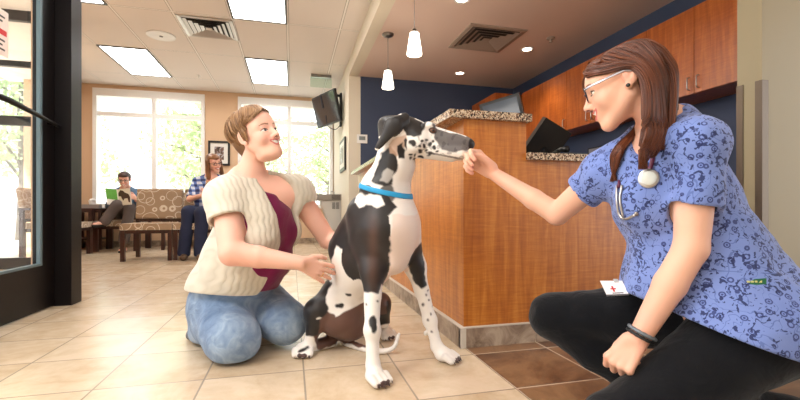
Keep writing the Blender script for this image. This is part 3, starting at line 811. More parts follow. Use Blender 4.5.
# ================================================================ PEOPLE
def skin_mat(name,tint=(1,1,1)):
    t=NT(name); a=t.n('ShaderNodeAttribute'); a.attribute_name='Col'
    v=t.coord(); n=t.noise(v,26,3)
    c=t.mix(t.math('MULTIPLY',n,.22),a.outputs[0],srgb(226,150,128),'MIX')
    t.set(col=a.outputs[0],rough=.48,spec=.35,sss=.12); t.b.inputs['Subsurface Radius'].default_value=(.02,.008,.004); t.b.inputs['Subsurface Scale'].default_value=.5
    t.bump(t.noise(v,220,2),.05,.001); return t.m
m_skin=skin_mat('skin')
def add_head(F,H,smile=.6,jaw=1.,fat=0.,ears=True,low=0.):
    c=lambda *a,**k: F.cone(*a,**k)
    F.ell(H(-.012,0,.036-low*.5),(.097,.074,.083-low*.6),H.ax,k=.01)
    F.ell(H(.034,0,-.014),(.060,.058+fat*.3,.080),H.ax,k=.03)
    for s in (-1,1):
        F.cone(H(.0,s*.047,-.040),H(.066,s*.014,-.088),.018+fat*.4,.017+fat*.3,k=.022)
        F.ell(H(.063,s*.036,-.026),(.026,.023+fat*.4,.026),H.ax,k=.02)
        F.cone(H(.080,s*.012,.024),H(.066,s*.048,.022),.012,.010,k=.015)
    F.ell(H(.077,0,-.096),(.016,.018,.015),H.ax,k=.020)
    F.ell(H(.055,0,.055-low),(.037,.055,.045),H.ax,k=.03)
    F.ell(H(.083,0,-.052),(.017,.026,.026),H.ax,k=.018)
    if fat: F.ell(H(.035,0,-.095),(.05,.045,.022+fat),H.ax,k=.03)
    for s in (-1,1): F.ell(H(.101,s*.033,.004),(.020,.018,.0115),H.ax,k=.010,sub=True)
    for s in (-1,1):
        F.ell(H(.0745,s*.0325,.003),(.0155,.0155,.0145),H.ax,k=.002)
        F.cone(H(.088,s*.020,.012),H(.084,s*.044,.011),.0045,.0040,k=.006)
        F.cone(H(.086,s*.022,-.009),H(.082,s*.044,-.007),.004,.004,k=.007)
    F.cone(H(.090,0,.016),H(.111,0,-.024),.0075,.0098,k=.012)
    F.ell(H(.1125,0,-.027),(.0105,.0105,.0095),H.ax,k=.006)
    for s in (-1,1): F.ell(H(.101,s*.0125,-.031),(.010,.0065,.0075),H.ax,k=.006)
    # mouth
    for s in (-1,1):
        F.cone(H(.0985,0,-.0485),H(.080,s*.030,-.0485+.007*smile),.0055,.003,k=.004)
        F.cone(H(.0965,0,-.0670),H(.079,s*.028,-.0500+.006*smile),.0062,.003,k=.004)
    for s in (-1,1): F.cone(H(.1045,0,-.0575),H(.088,s*.024,-.0510+.004*smile),.0042*max(smile,.3)+.0012,.0018,k=.003,sub=True)
    if ears:
        for s in (-1,1):
            F.ell(H(-.010,s*.0765,.004),(.018,.0085,.029),H.ax,k=.006)
            F.ell(H(-.006,s*.0865,.008),(.010,.007,.018),H.ax,k=.004,sub=True)
            F.ell(H(-.004,s*.0785,.006),(.004,.0045,.013),H.ax,k=.004)
            F.ell(H(.004,s*.0770,-.003),(.004,.004,.006),H.ax,k=.003)
            F.ell(H(.001,s*.0755,-.024),(.010,.007,.010),H.ax,k=.006)
def face_color(P,H,base,smile=.6,brow=lin(120,78,50),eye=lin(90,80,70),lip=lin(210,122,114),blush=.5,lips_w=1.,lash=1.):
    q=H.inv(P); c=np.tile(base,(len(P),1)); x,y,z=q[:,0],q[:,1],q[:,2]; ya=np.abs(y)
    def blend(m,col):
        nonlocal c
        m=np.clip(m,0,1)[:,None]; c=c*(1-m)+col*m
    near=(np.abs(q)<np.array([.15,.1,.13])).all(1)
    def g(cx,cy,cz,r): return np.exp(-(((x-cx)**2+(ya-cy)**2+(z-cz)**2)/r**2))*near
    blend(g(.08,.038,-.025,.024)*blush*.42,lin(226,130,115))
    blend(g(.112,0,-.027,.012)*.3,lin(220,130,115))
    if True: blend(g(-.003,.082,.0,.02)*.35,lin(215,120,105))
    # brows
    f=(x>.05)&near
    t=np.clip((ya-.016)/.034,0,1); bz=.0245+.006*np.sin(t*PI*.8)-.004*t
    blend((np.abs(z-bz)<.0035*(1-.5*t))&(ya>.014)&(ya<.052)&f,brow)
    # eyes
    ex=(ya-.0330)/.0155; ez=(z-.0020)/(.0060)
    ins=(ex**2+ez**2<1)&f&(x>.072)
    blend(ins,lin(235,228,222)); blend(ins&((ya-.0325)**2+(z-.0015)**2<.0062**2),eye)
    blend(ins&((ya-.0325)**2+(z-.0015)**2<.003**2),lin(15,12,12))
    lz=.0015+.0062*np.sqrt(np.clip(1-ex**2,0,1))
    blend((np.abs(z-lz)<.0018*lash)&(np.abs(ex)<1.12)&f&(x>.07),lin(60,38,30))
    # mouth
    yy=np.clip(ya/.030,0,1); up=-.0485+.007*smile*yy; lo=-.0670+(.0170+.006*smile)*yy**1.6
    m=f&(ya<.0305)&(x>.075)
    blend(m&(z<up+.0048*(1-yy*.5))&(z>lo-.0055*(1-yy*.4)),lip)
    if smile>.3: blend(m&(z<up-.0022)&(z>lo+.0045)&(ya<.025),lin(248,244,238))
    blend(f&near&((ya-.007)**2+(z+.0365)**2<.0030**2)&(x>.095),lin(120,60,50))
    return c
def hand_pts(W,fd,pn,thumb,size=1.,curl=(.5,.5,.5,.5),spread=.12,thumb_curl=.4,thumb_out=.9,ext=0):
    """W wrist, fd hand direction, pn palm normal (out of the palm), thumb: side vector"""
    W=np.array(W,float); fd=nrm(fd); pn=np.array(pn,float); pn=nrm(pn-fd*pn.dot(fd)); th=nrm(np.cross(fd,pn)); 
    if th.dot(thumb)<0: th=-th
    S=size; out=[]
    L=[(.042,.026,.020),(.046,.029,.021),(.042,.027,.020),(.034,.021,.018)]
    for i in range(4):
        off=(1.5-i)*.0195*S
        base=W+fd*.088*S*(1,1.02,.97,.90)[i]+th*off
        root=W+fd*.018*S+th*off*.55
        a=(1.5-i)*spread
        d=nrm(fd*math.cos(a)+th*math.sin(a)); P=[root,base]; cur=curl[i] if hasattr(curl,'__len__') else curl; ang=0
        p=base
        for j,l in enumerate(L[i]):
            ang+=cur*(1.0,1.15,.75)[j]
            p=p+(d*math.cos(ang)+pn*math.sin(ang))*l*S; P.append(p)
        out.append((P,[.013*S,.0105*S,.0092*S,.0083*S,.0072*S]))
    b=W+fd*.022*S+th*.018*S
    k1=b+(fd*.62+th*.62*thumb_out+pn*.25)*.042*S
    d2=nrm(fd*.85+th*.45*thumb_out+pn*.35*thumb_curl); k2=k1+d2*.034*S
    d3=nrm(fd*.9+th*(.2*thumb_out-.3*thumb_curl)+pn*.7*thumb_curl); k3=k2+d3*.026*S
    return out,([b,k1,k2,k3],[.016*S,.0125*S,.0105*S,.0085*S])
def add_hand(F,*a,**k):
    fg,th=hand_pts(*a,**k)
    for P,R in fg:
        F.cone(P[0],P[1],R[0],R[1],k=.010)
    for P,R in fg:
        for j in range(1,4): F.cone(P[j],P[j+1],R[j],R[j+1],k=.003)
    P,R=th
    F.cone(P[0],P[1],R[0],R[1],k=.014)
    F.cone(P[1],P[2],R[1],R[2],k=.005); F.cone(P[2],P[3],R[2],R[3],k=.003)
    return fg,th
def cloth_mat(name,build):
    t=NT(name); build(t); return t.m
def hair_mat(name,a,b,c,scale=260):
    t=NT(name); at_=t.n('ShaderNodeAttribute'); at_.attribute_name='Col'
    n=t.sep(at_.outputs[0])
    w=t.noise(t.coord(),9,3)
    k=t.math('ADD',t.math('MULTIPLY',n[0],.75),t.math('MULTIPLY',w,.25))
    col=t.ramp(k,[(.05,c),(.5,b),(.95,a)]); t.set(col=col,rough=.38,spec=.4); return t.m
def strand_tube(bm,pts,r,seg=5,colv=None,lay=None):
    i0=len(bm.verts); tube(bm,pts,r,seg)
def push_out(P,F,dist):
    P=P.copy()
    for _ in range(3):
        d=F.raw(P.astype(np.float32)); e=.002
        g=np.stack([F.raw((P+np.eye(3)[i]*e).astype(np.float32))-d for i in range(3)],-1); g/=np.linalg.norm(g,axis=-1,keepdims=True)+1e-9
        m=np.maximum(dist-d,0); P=P+g*m[...,None]
    return P
def hair_locks(name,locks,mat,parent,base,seed=0,per=14,spread=.012,r=.0022,n=7,head=None):
    """many thin tapering strands around guide curves; locks=[pts,(spread root, spread tip)]"""
    R=np.random.default_rng(seed); V=[];Q=[];Cc=[]; seg=4
    base=np.array([float(c) for c in base])
    for pts,sp,cnt in locks:
        G=np.array(spline(pts,n)); m=len(G)
        T=np.gradient(G,axis=0); T/=np.linalg.norm(T,axis=1)[:,None]+1e-9
        ref=np.array((.3,.2,1.)); A=np.cross(T,ref); A/=np.linalg.norm(A,axis=1)[:,None]+1e-9; B=np.cross(T,A)
        for s in range(cnt):
            ph=R.random()*6.28; rad=math.sqrt(R.random()); shade=R.random(); wv=R.normal(0,.15,2)
            tt=np.linspace(0,1,m); S=sp[0]+(sp[1]-sp[0])*tt
            if len(sp)>2: S=np.interp(tt,[0,.5,1],sp)
            ang=ph+wv[0]*tt*3
            cen=G+(A*np.cos(ang)[:,None]+B*np.sin(ang)[:,None])*(S*rad)[:,None]
            if head is not None: cen=push_out(cen,head,.0015+.007*R.random()*np.minimum(1,tt*6+.2))
            rr=r*(.7+.6*R.random())*np.interp(tt,[0,.1,.75,1],[.6,1,1,.15])
            o=len(V)
            for i in range(m):
                for k in range(seg):
                    a=2*PI*k/seg; V.append(cen[i]+(A[i]*math.cos(a)+B[i]*math.sin(a))*rr[i]-base); Cc.append(shade)
            for i in range(m-1):
                for k in range(seg): Q.append((o+i*seg+k,o+i*seg+(k+1)%seg,o+(i+1)*seg+(k+1)%seg,o+(i+1)*seg+k))
    me=bpy.data.meshes.new(name); me.from_pydata([tuple(v) for v in V],[],Q)
    me.polygons.foreach_set('use_smooth',[True]*len(Q))
    ca=me.color_attributes.new('Col','FLOAT_COLOR','POINT'); cc=np.array(Cc); ca.data.foreach_set('color',np.stack([cc,cc,cc,np.ones_like(cc)],1).astype(np.float32).ravel())
    me.materials.append(mat); o=bpy.data.objects.new(name,me); C.objects.link(o); o.parent=parent; return o
def tobj(name,pts,r,mat,parent,base,closed=False,seg=10,**k):
    bm=nb(); base=np.array([float(c) for c in base]); tube(bm,[np.array(p)-base for p in pts],r,seg,closed,**k); return obj(name,bm,mat,parent,smooth=True)
# ---------------------------------------------------------------- woman in blue scrubs, crouching at the right
NB=np.array((1.02,1.0,0.))
N_=thing('person','crouching woman in patterned blue scrub top and black trousers, holding her fist to the dog','person',NB)
hN=nrm((-.735,.68,0)); pit=math.radians(17)
NH=Frame(at(626,84,1.17),(hN[0]*math.cos(pit),hN[1]*math.cos(pit),-math.sin(pit)),(hN[0]*math.sin(pit),hN[1]*math.sin(pit),math.cos(pit)),.98)
def Pn(*a): return at(*a)
shN=Pn(698,143,1.06); shF=Pn(606,172,1.30)      # near (left) and far (right) shoulder
elN=Pn(691,248,1.04); wrN=Pn(639,338,1.06)
elF=Pn(557,214,1.46); wrF=Pn(494,174,1.585)
c7=Pn(668,132,1.20); chest=Pn(672,192,1.19); belly=Pn(706,256,1.16); pel=Pn(746,318,1.13)
hpN=Pn(758,330,1.04); hpF=Pn(718,318,1.25)
knF=Pn(553,315,1.45); anF=Pn(648,385,1.36)
knN=Pn(615,430,1.05); anN=np.array((1.17,.74,.13))
F=Field()
add_head(F,NH,smile=.8,jaw=1,low=.020)
F.cone(NH(-.034,0,-.055),c7*.55+NH(-.03,0,-.14)*.45,.048,.048,k=.015); F.cone(c7*.55+NH(-.03,0,-.14)*.45,c7,.048,.06,k=.02); 
torso=[(c7,chest,.070,.120),(chest,belly,.120,.112),(belly,pel,.112,.140)]
fl=nrm(np.cross(shN-shF,c7-pel))
for a,b,ra,rb in torso: F.cone(a,b,ra,rb,k=.05)
F.cone(shN,shF,.050,.050,k=.05)
F.cone(c7,shN,.05,.055,k=.04); F.cone(c7,shF,.05,.055,k=.04)
F.cone(shN,elN,.050,.038,k=.02); F.cone(elN,elN*.6+wrN*.4,.038,.037,k=.01); F.cone(elN*.6+wrN*.4,wrN,.037,.0255,k=.01,flat=None)
F.cone(shF,elF,.048,.038,k=.02); F.cone(elF,elF*.65+wrF*.35,.038,.036,k=.01); F.cone(elF*.65+wrF*.35,wrF,.036,.024,k=.01)
F.chain([hpN,knN],[.095,.060],k=.03); F.chain([knN,anN],[.055,.035],k=.02)
F.chain([hpF,knF],[.095,.060],k=.03); F.chain([knF,anF],[.055,.035],k=.02)
# near hand: a loose fist resting on the thigh
fd=nrm(Pn(616,366,1.07)-wrN)
fgN,thN=add_hand(F,wrN,fd,(-.45,.30,-.85),Pn(600,350,1.0)-wrN,size=.98,curl=(1.05,1.15,1.2,1.25),spread=.03,thumb_curl=1.0,thumb_out=.35)
# far hand: fist held out to the dog's nose
fdF=nrm(Pn(464,150,1.60)-wrF)
fgF,thF=add_hand(F,wrF,fdF,Pn(484,172,1.50)-Pn(480,150,1.6),Pn(490,140,1.5)-Pn(490,150,1.62),size=1.06,curl=(.95,1.0,1.05,1.1),spread=.02,thumb_curl=1.0,thumb_out=.30)
baseN=lin(228,178,153)
def ncol(P):
    c=face_color(P,NH,baseN,smile=.8,lip=lin(206,112,106),brow=lin(110,70,45),blush=.35,eye=lin(70,60,55))
    for h,w in ((wrF,.6),(wrN,.5)):
        d=np.linalg.norm(P-h,axis=1); m=np.clip(1-(d-.03)/.10,0,1)*(d<.14)*.5*w
        c=c*(1-m[:,None])+lin(232,160,140)*m[:,None]
    for fg,th in ((fgN,thN),(fgF,thF)):
        for PP,RR in list(fg)+[th]:
            tip=PP[-1]; 
            d=np.linalg.norm(P-tip,axis=1); m=np.clip(1-d/.018,0,1)[:,None]*.6; c=c*(1-m)+lin(232,140,125)*m
    return c
sobj('body',F,.006,m_skin,N_,NB,ncol,fine=[(NH(.02,0,.0),(.155,.155,.165),.0022),(wrN+fd*.05,(.10,.10,.10),.0027),(wrF+fdF*.05,(.095,.095,.095),.0027)])
# scrub top
def scrubs(t):
    v=t.coord(scale=(1,1,1)); n=t.noise(v,3,3)
    base=t.mix(n,srgb(128,148,206),srgb(102,122,186))
    n1=t.noise(v,36,1.5,.5,.9); d1=t.vor(v,46,out=0); cellc=t.sep(t.vor(v,46,out=1))
    m1=t.math('MULTIPLY',t.math('LESS_THAN',t.math('ABSOLUTE',t.math('SUBTRACT',d1,.28)),.07),t.math('GREATER_THAN',cellc[0],.25))
    m1b=t.math('MULTIPLY',t.math('LESS_THAN',d1,.13),t.math('GREATER_THAN',cellc[1],.3))
    n2=t.noise(t.coord(loc=(3,1,5)),52,2,.55,1.6); m2=t.math('GREATER_THAN',n2,.588)
    ln=t.noise(t.coord(loc=(9,2,1)),13,1,.4,2.0); m3=t.math('LESS_THAN',t.math('ABSOLUTE',t.math('SUBTRACT',ln,.5)),.010)
    c=t.mix(t.math('MULTIPLY',m3,.6),base,srgb(74,92,150))
    c=t.mix(t.math('MULTIPLY',t.math('MAXIMUM',m1,m1b),.92),c,srgb(58,68,118)); c=t.mix(t.math('MULTIPLY',m2,.9),c,srgb(38,46,88))
    t.set(col=c,rough=.85,spec=.15,sheen=.2); t.bump(t.math('ADD',t.noise(v,11,3,.5,.6),t.math('MULTIPLY',t.noise(v,300,1),.05)),.35,.012)
m_scrub=cloth_mat('blue_patterned_scrubs',scrubs)
F=Field()
upb=nrm(c7-pel)
for a,b,ra,rb in torso: F.cone(a,b,ra+.012,rb+.018,k=.05)
F.cone(belly,pel+ (pel-belly)*.10,.125,.165,k=.06)
F.cone(hpN,hpN+(knN-hpN)*.30,.130,.128,k=.05); F.cone(hpF,hpF+(knF-hpF)*.30,.125,.120,k=.05); F.cone(belly,hpN+(knN-hpN)*.2,.115,.12,k=.05)
F.ell(Pn(650,203,1.16),(.080,.070,.085),k=.05); F.ell(Pn(640,212,1.27),(.070,.065,.08),k=.05); F.cone(Pn(668,235,1.20),Pn(672,285,1.20),.095,.125,k=.05); F.cone(Pn(650,262,1.26),Pn(646,296,1.28),.06,.085,k=.04)
F.cone(shN,shF,.062,.062,k=.05); F.cone(c7,shN,.062,.060,k=.04); F.cone(c7,shF,.058,.066,k=.05)
slN=shN+(elN-shN)*.62; slF=shF+(elF-shF)*.44
F.p.append(Sleeve(shN,slN,.060,.060,k=.02)); F.p.append(Sleeve(shF,slF,.058,.062,k=.02))
dN=nrm(elN-shN); dF=nrm(elF-shF)
B0=Field([Cone(shN,slN+dN*.2,.085,.10,k=0)]); 
def sleeve_cut(sh,sl,d,rad):
    def f(P):   # region beyond the hem, near the arm axis
        q=P-sl.astype(np.float32); s=q@d.astype(np.float32); r=np.sqrt(np.maximum((q*q).sum(-1)-s*s,0))
        return np.maximum(-s, r-rad)
    return f
# hem: cut below the seat
hem_n=nrm(np.cross(Pn(780,353,.98)-Pn(662,311,1.0),Pn(628,290,1.34)-Pn(662,311,1.0))); hem_n=hem_n*(-np.sign(hem_n[2]))
F.cuts=[(Pn(662,311,1.0),hem_n,.004)]
# neckline (v neck) carved by a wedge in front of the throat
fr=nrm(np.cross(c7-pel,shF-shN)); 
if fr.dot(hN)<0: fr=-fr
vtip=Pn(640,172,1.12)
F.p.append(Cone(c7+upb*.06+fr*.02, c7+fr*.12-upb*.10,.070,.010,k=.010,sub=True))
F.p.append(Cone(c7+fr*.11+upb*.03,Pn(636,170,1.10),.055,.010,k=.008,sub=True))
F.p.append(Cone(NH(-.02,0,-.06),c7+upb*.02+fr*.01,.070,.062,k=.012,sub=True))
F.disp=lambda P: .0035*wob(P,38,2)+.002*wob(P,90,5)
# hollow sleeves
for sh,sl,el in ((shN,slN,elN),(shF,slF,elF)):
    d=nrm(el-sh); F.p.append(Cone(sl-d*.02,sl+d*.02,.049,.051,k=.004,sub=True))
top=sobj('scrub_top',F,.0042,m_scrub,N_,NB); FS=F
fs=lambda x,y,l=.006: (lambda h:h[0]+h[1]*l)(hit(FS,x,y,.8,1.45))
def decal(name,F,pts,d0,d1,mat,parent,base,lift=.002):
    Q=[hit(F,x,y,d0,d1) for x,y in pts]; V=[q+n*lift for q,n in Q]; W=[q-n*.001 for q,n in Q]
    bm=nb(); a=[bm.verts.new(v-base) for v in V]; b=[bm.verts.new(v-base) for v in W]
    bm.faces.new(a); bm.faces.new(b[::-1])
    for i in range(len(a)): bm.faces.new((a[i],a[(i+1)%len(a)],b[(i+1)%len(a)],b[i]))
    bmesh.ops.recalc_face_normals(bm,faces=bm.faces); return obj(name,bm,mat,parent)
decal('woven_tag',FS,[(744,279),(751,279.5),(758,279),(766,278.5),(766,284.5),(758,285),(751,285.5),(744,284.5)],.75,1.2,flat('green_woven_tag',srgb(30,96,62),.8),top,NB)
for x0,x1 in ((746.5,749.5),(750.3,753.5),(754.4,757),(758,761.5)): decal('tag_print',FS,[(x0,281),(x1,281),(x1,283),(x0,283)],.75,1.2,flat('tag_thread',srgb(190,190,120),.8),top,NB,.003)
tobj('hem_stitch',[ (lambda h:h[0]+h[1]*.0008)(hit(FS,x,y,.75,1.2)) for x,y in zip(np.linspace(700,775,14),np.linspace(270,274,14))],.0012,flat('stitch_blue',srgb(90,110,170),.8),top,NB,seg=5)
# trousers
def tro(t):
    v=t.coord(); n=t.noise(v,10,4,.5,1.); t.set(col=srgb(15,16,20),rough=.85,spec=.12,sheen=.15); t.bump(n,.5,.02)
m_tro=cloth_mat('black_trousers',tro)
F=Field()
F.chain([pel,hpN],[.12,.112],k=.05); F.chain([pel,hpF],[.12,.112],k=.05)
F.chain([hpN,knN],[.112,.080],k=.04); F.chain([hpF,(hpF+knF)/2+np.array((0,0,.0)),knF],[.112,.092,.076],k=.03)
F.chain([knN,anN+np.array((-.02,0,0))],[.080,.068],k=.035); F.chain([knF,(knF+anF)/2,anF],[.072,.068,.064],k=.03)
F.disp=lambda P: .004*wob(P,26,8)+.0025*wob(P,60,9)
F.cuts=[(np.array((0,0,.012)),(0,0,-1),.01)]
sobj('trousers',F,.006,m_tro,N_,NB)
# shoes, toes on the floor
m_shoe=flat('grey_trainer_mesh',srgb(120,116,128),.7); m_lime=flat('lime_trainer_panel',srgb(150,170,40),.6)
for an,dr in ((anN,nrm(anN-knN)),(anF,nrm(anF-knF))):
    h=nrm((dr[0],dr[1],0)); F=Field(); toe=np.array((an[0],an[1],0))+h*.03; heel=np.array((an[0],an[1],max(an[2]+.055,.14)))+h*.085
    F.chain([toe-h*.05+np.array((0,0,.036)),toe+h*.0+np.array((0,0,.042)),heel],[.032,.038,.034],k=.03)
    F.cuts=[(np.array((0,0,.004)),(0,0,-1),.006)]
    s=sobj('shoe',F,.005,m_shoe,N_,NB)
    if an is anN: F2=Field([Cone(heel+np.array((-.025,-.02,-.045)),heel+np.array((-.03,-.03,-.08)),.014,.02,k=.01)]); sobj('shoe_panel',F2,.003,m_lime,s,NB)
# hair
m_hairN=hair_mat('auburn_brown_hair',srgb(118,64,36),srgb(90,46,26),srgb(60,30,18))
def scalp(P,H): return H.inv(P)
F=Field(); F.ell(NH(-.016,0,.026),(.094,.080,.078),NH.ax,k=.0); F.ell(NH(.040,0,.050),(.058,.066,.050),NH.ax,k=.02)
F.cone(NH(-.050,0,.01),NH(-.055,.01,-.07),.060,.030,k=.03)
F.cone(NH(-.035,.035,.0),NH(-.050,.035,-.06),.045,.030,k=.03); F.cone(NH(-.035,-.035,.0),NH(-.045,-.04,-.08),.045,.03,k=.03)
def notface(P):
    q=NH.inv(P); x,y,z=q[...,0],q[...,1],q[...,2]
    f1=np.maximum(np.maximum(.028-x+ .25*(z<0)*0, z-.068-.0*x), -z-.2)           # open face
    f2=np.maximum(np.maximum(-.022-x,z-.022),-(np.abs(y)-.05))      # around the ears
    return np.minimum(f1,f2)
F.minus=[(lambda P: notface(P),.012)]
F.disp=lambda P: .0016*np.sin(NH.inv(P)[...,1]*520+4*wob(P,20,1))
sobj('hair',F,.003,m_hairN,N_,NB,lambda V: np.repeat((.35+.25*wob(V,60,4))[:,None],3,1))
L=[]; R_=np.random.default_rng(3); HF=Field(); add_head(HF,NH,smile=.8,low=.020,ears=False)
HF.cone(NH(-.034,0,-.055),c7*.55+NH(-.03,0,-.14)*.45,.05,.05,k=.015)
def SK(a,b,k=1.0):   # point on the scalp shell: azimuth a from the crown parting (deg), b down angle
    a=math.radians(a); b=math.radians(b); return NH(-.014+.095*k*math.sin(b)*math.cos(a), .082*k*math.sin(b)*math.sin(a), .026+.078*k*math.cos(b))
tipN=Pn(641,170,1.045); 
# near side curtain: from the parting down behind the ear and forward over the shoulder
for i in range(26):
    a=55+i*4.6; u=i/25
    p0=NH(.070-.14*u,.008,.102-.01*abs(u-.4)*3- .02*max(0,u-.7)*3); p1=SK(62+74*u,62,1.03)
    p2=NH(-.035-.042*u,.086-.012*u,-.005-.01*u); p3=Pn(646+22*u,118+0*u,1.06+.03*u); p4=Pn(642+13*u,150+2*u,1.035+.03*u); p5=tipN+np.array((.035*u,.0,.05*u))+R_.normal(0,.003,3)
    p1b=SK(40+85*u,38,1.02)
    L.append(([p0,p1b,p1,p2,p3,p4,p5],(.004,.013,.006),42))
# back of the head
for i in range(22):
    u=i/21
    L.append(([NH(-.03,.01-.02*u,.100),NH(-.075,.050-.10*u,.072),NH(-.100,.055-.10*u,.010),NH(-.096,.055-.09*u,-.05),Pn(670-8*u,128,1.08+.05*u),Pn(662-6*u,150,1.07+.05*u)],(.005,.016,.008),34))
# far side lock hanging beyond the chin
for i in range(9):
    u=i/8
    L.append(([NH(.07-.12*u,.0,.100),SK(-50-50*u,50,1.03),NH(.035-.05*u,-.085,.01),NH(.0-.03*u,-.090,-.06),NH(.0-.01*u,-.080,-.11),fs(626-7*u,150,.012),fs(619-4*u,166,.010),fs(612+6*u,181,.006)],(.004,.010,.004),30))
# forehead sweep
for i in range(7):
    u=i/6
    L.append(([NH(.02+.03*u,.0,.104-.006*u),NH(.080,-.015,.080-.004*u),NH(.103-.006*u,-.045,.055),NH(.098-.012*u,-.068,.010),NH(.078-.02*u,-.080,-.04),NH(.05-.02*u,-.09,-.09)],(.003,.005,.004),20))
    L.append(([NH(-.01,.0,.104),NH(.040,.022,.096-.006*u),NH(.078+.012*u,.040,.072-.012*u),NH(.050+.010*u,.068,.052-.012*u),NH(.0,.086,.034-.01*u),NH(-.04,.090,.005)],(.003,.006,.006),22))
    L.append(([NH(.00+.04*u,.0,.103-.004*u),NH(.058+.030*u,.030,.082-.010*u),NH(.060+.014*u,.058,.066-.016*u),NH(.020+.008*u,.078,.045-.014*u),NH(-.020,.088,.030-.008*u),NH(-.045,.090,.0)],(.003,.005,.005),22))
hair_locks('hair_strands',L,m_hairN,N_,NB,seed=4,r=.0015,n=6,head=HF)
# glasses
m_gl=flat('dark_spectacle_rim',srgb(52,48,58),.25); m_gt=flat('silver_spectacle_temple',srgb(190,190,200),.25,.6)
lensg=glass_mat('spectacle_lens')
r=thing('glasses','dark rimmed spectacles with silver arms worn by the crouching woman','glasses',NH(.10,0,0))
gb=NH(.10,0,0)
for s in (-1,1):
    pts=[NH(.106-.35*abs(a)**1.5, s*.034+a, z) for a,z in ((-.024,.012),(-.018,.018),(.018,.019),(.026,.014),(.025,-.008),(.016,-.015),(-.016,-.015),(-.024,-.008))]
    tobj('rim',pts,.0019,m_gl,r,gb,True,6)
    bm=nb(); vs=[bm.verts.new(p-gb) for p in pts]; f=bm.faces.new(vs); e=bmesh.ops.extrude_face_region(bm,geom=[f]); bmesh.ops.translate(bm,vec=Vector(NH.f*.001),verts=[q for q in e['geom'] if isinstance(q,bmesh.types.BMVert)]); obj('lens',bm,lensg,r)
    tobj('temple',[NH(.103,s*.060,.013),NH(.095,s*.071,.013),NH(.05,s*.0795,.014),NH(.0,s*.084,.016),NH(-.02,s*.085,.006)],.0024,m_gt,r,gb,seg=6,flat=(1.4,.7))
tobj('bridge',[NH(.104,-.010,.010),NH(.110,0,.013),NH(.104,.010,.010)],.0018,m_gl,r,gb,seg=6)
r=thing('earring','dark green stud earring in the crouching woman\'s ear','earring',NH(.0,.084,-.024))
F=Field([Ell(NH(.003,.0835,-.026),(.0055,.0055,.0055))]); sobj('stud',F,.0012,flat('dark_green_stone',srgb(20,40,40),.2),r,NH(.0,.084,-.024))
# bracelet
dw=nrm(wrN-elN); r=thing('bracelet','grey braided bracelet on the crouching woman\'s resting wrist','bracelet',wrN-dw*.012)
e1=nrm(np.cross(dw,(0,0,1))); e2=np.cross(dw,e1)
for k,(o_,rr,mt) in enumerate(((0,.0042,flat('grey_braid',srgb(120,128,136),.5,.4)),(.010,.0035,m_blackm))):
    cc=wrN-dw*(.016-o_); tobj('band',[cc+(e1*math.cos(t)+e2*math.sin(t))*.0315 for t in np.linspace(0,2*PI,28,endpoint=False)],[rr*(1+.25*(i%2)) for i in range(28)],mt,r,wrN-dw*.012,True,6)
# stethoscope
SB,SBn=hit(FS,649,180,.8,1.25); SB=SB+SBn*.012
fs=lambda x,y,l=.006: (lambda h:h[0]+h[1]*l)(hit(FS,x,y,.8,1.35))
r=thing('stethoscope','maroon tubed stethoscope with white faced chest piece around the crouching woman\'s neck','stethoscope',SB)
m_mar=flat('maroon_tubing',srgb(92,34,62),.35)
fc=nrm(SBn*.6+nrm(np.array((-.1,-.25,CH+.05))-SB)*.8); l_=nrm(np.cross((0,0,1),fc)); u_=np.cross(fc,l_)
Mx=Matrix([[l_[i],u_[i],fc[i],0] for i in range(3)]+[[0,0,0,1]])
bm=nb(); lathe(bm,[(.012,-.012),(.0225,-.008),(.0248,-.001),(.0248,.003),(.0210,.006)],36); o=obj('chest_piece',bm,m_steel,r,smooth=True,autos=True); o.matrix_local=Mx
bm=nb(); lathe(bm,[(.0185,.0055),(.0175,.0070),(.004,.0072)],32); o=obj('diaphragm',bm,flat('white_diaphragm',srgb(214,218,212),.4),r,smooth=True); o.matrix_local=Mx
tobj('tubing',spline([SB+np.array((0,0,.018))-fc*.006,fs(652,165),fs(656,150,.008),fs(661,138,.012),fs(667,126,.012),Pn(682,114,1.14)],8),.0052,m_mar,r,SB)
tobj('tubing',spline([Pn(682,118,1.16),Pn(660,118,1.30),Pn(630,150,1.29),Pn(624,165,1.24),fs(621,188,.008)],8),.0050,m_mar,r,SB)
tobj('ear_tube',spline([fs(619,186),fs(619,200),fs(621,213),fs(627,218),fs(636,214)],6),.0035,m_steel,r,SB)
tobj('ear_tube',spline([fs(624,186),fs(622,200),fs(625,216)],6),.0035,m_steel,r,SB)
F=Field([Ell(fs(637,213),(.006,.006,.006))]); sobj('ear_tip',F,.0015,m_steeld,r,SB)
# badge
bp=Pn(621,289,1.22); r=thing('name_badge','white name badge clipped at the hem of the blue scrub top, above the black knee','badge',bp)
A=[Pn(600,281,1.25),Pn(622,281,1.23),Pn(629,295,1.20),Pn(607,296,1.22)]
def slab(name,A,th,mat,parent,base,off=0):
    n=nrm(np.cross(A[1]-A[0],A[3]-A[0])); n = n if n[1]<0 else -n
    bm=nb(); f=[bm.verts.new(a-base+n*(off)) for a in A]; g=[bm.verts.new(a-base+n*(off+th)) for a in A]
    bm.faces.new(f); bm.faces.new(g[::-1]); 
    for i in range(4): bm.faces.new((f[i],f[(i+1)%4],g[(i+1)%4],g[i]))
    bmesh.ops.recalc_face_normals(bm,faces=bm.faces); return obj(name,bm,mat,parent)
slab('card',A,.002,flat('white_card',srgb(236,232,232),.4),r,bp)
def quad(A,a0,a1,b0,b1):
    f=lambda a,b:(A[0]*(1-a)+A[1]*a)*(1-b)+(A[3]*(1-a)+A[2]*a)*b
    return [f(a0,b0),f(a1,b0),f(a1,b1),f(a0,b1)]
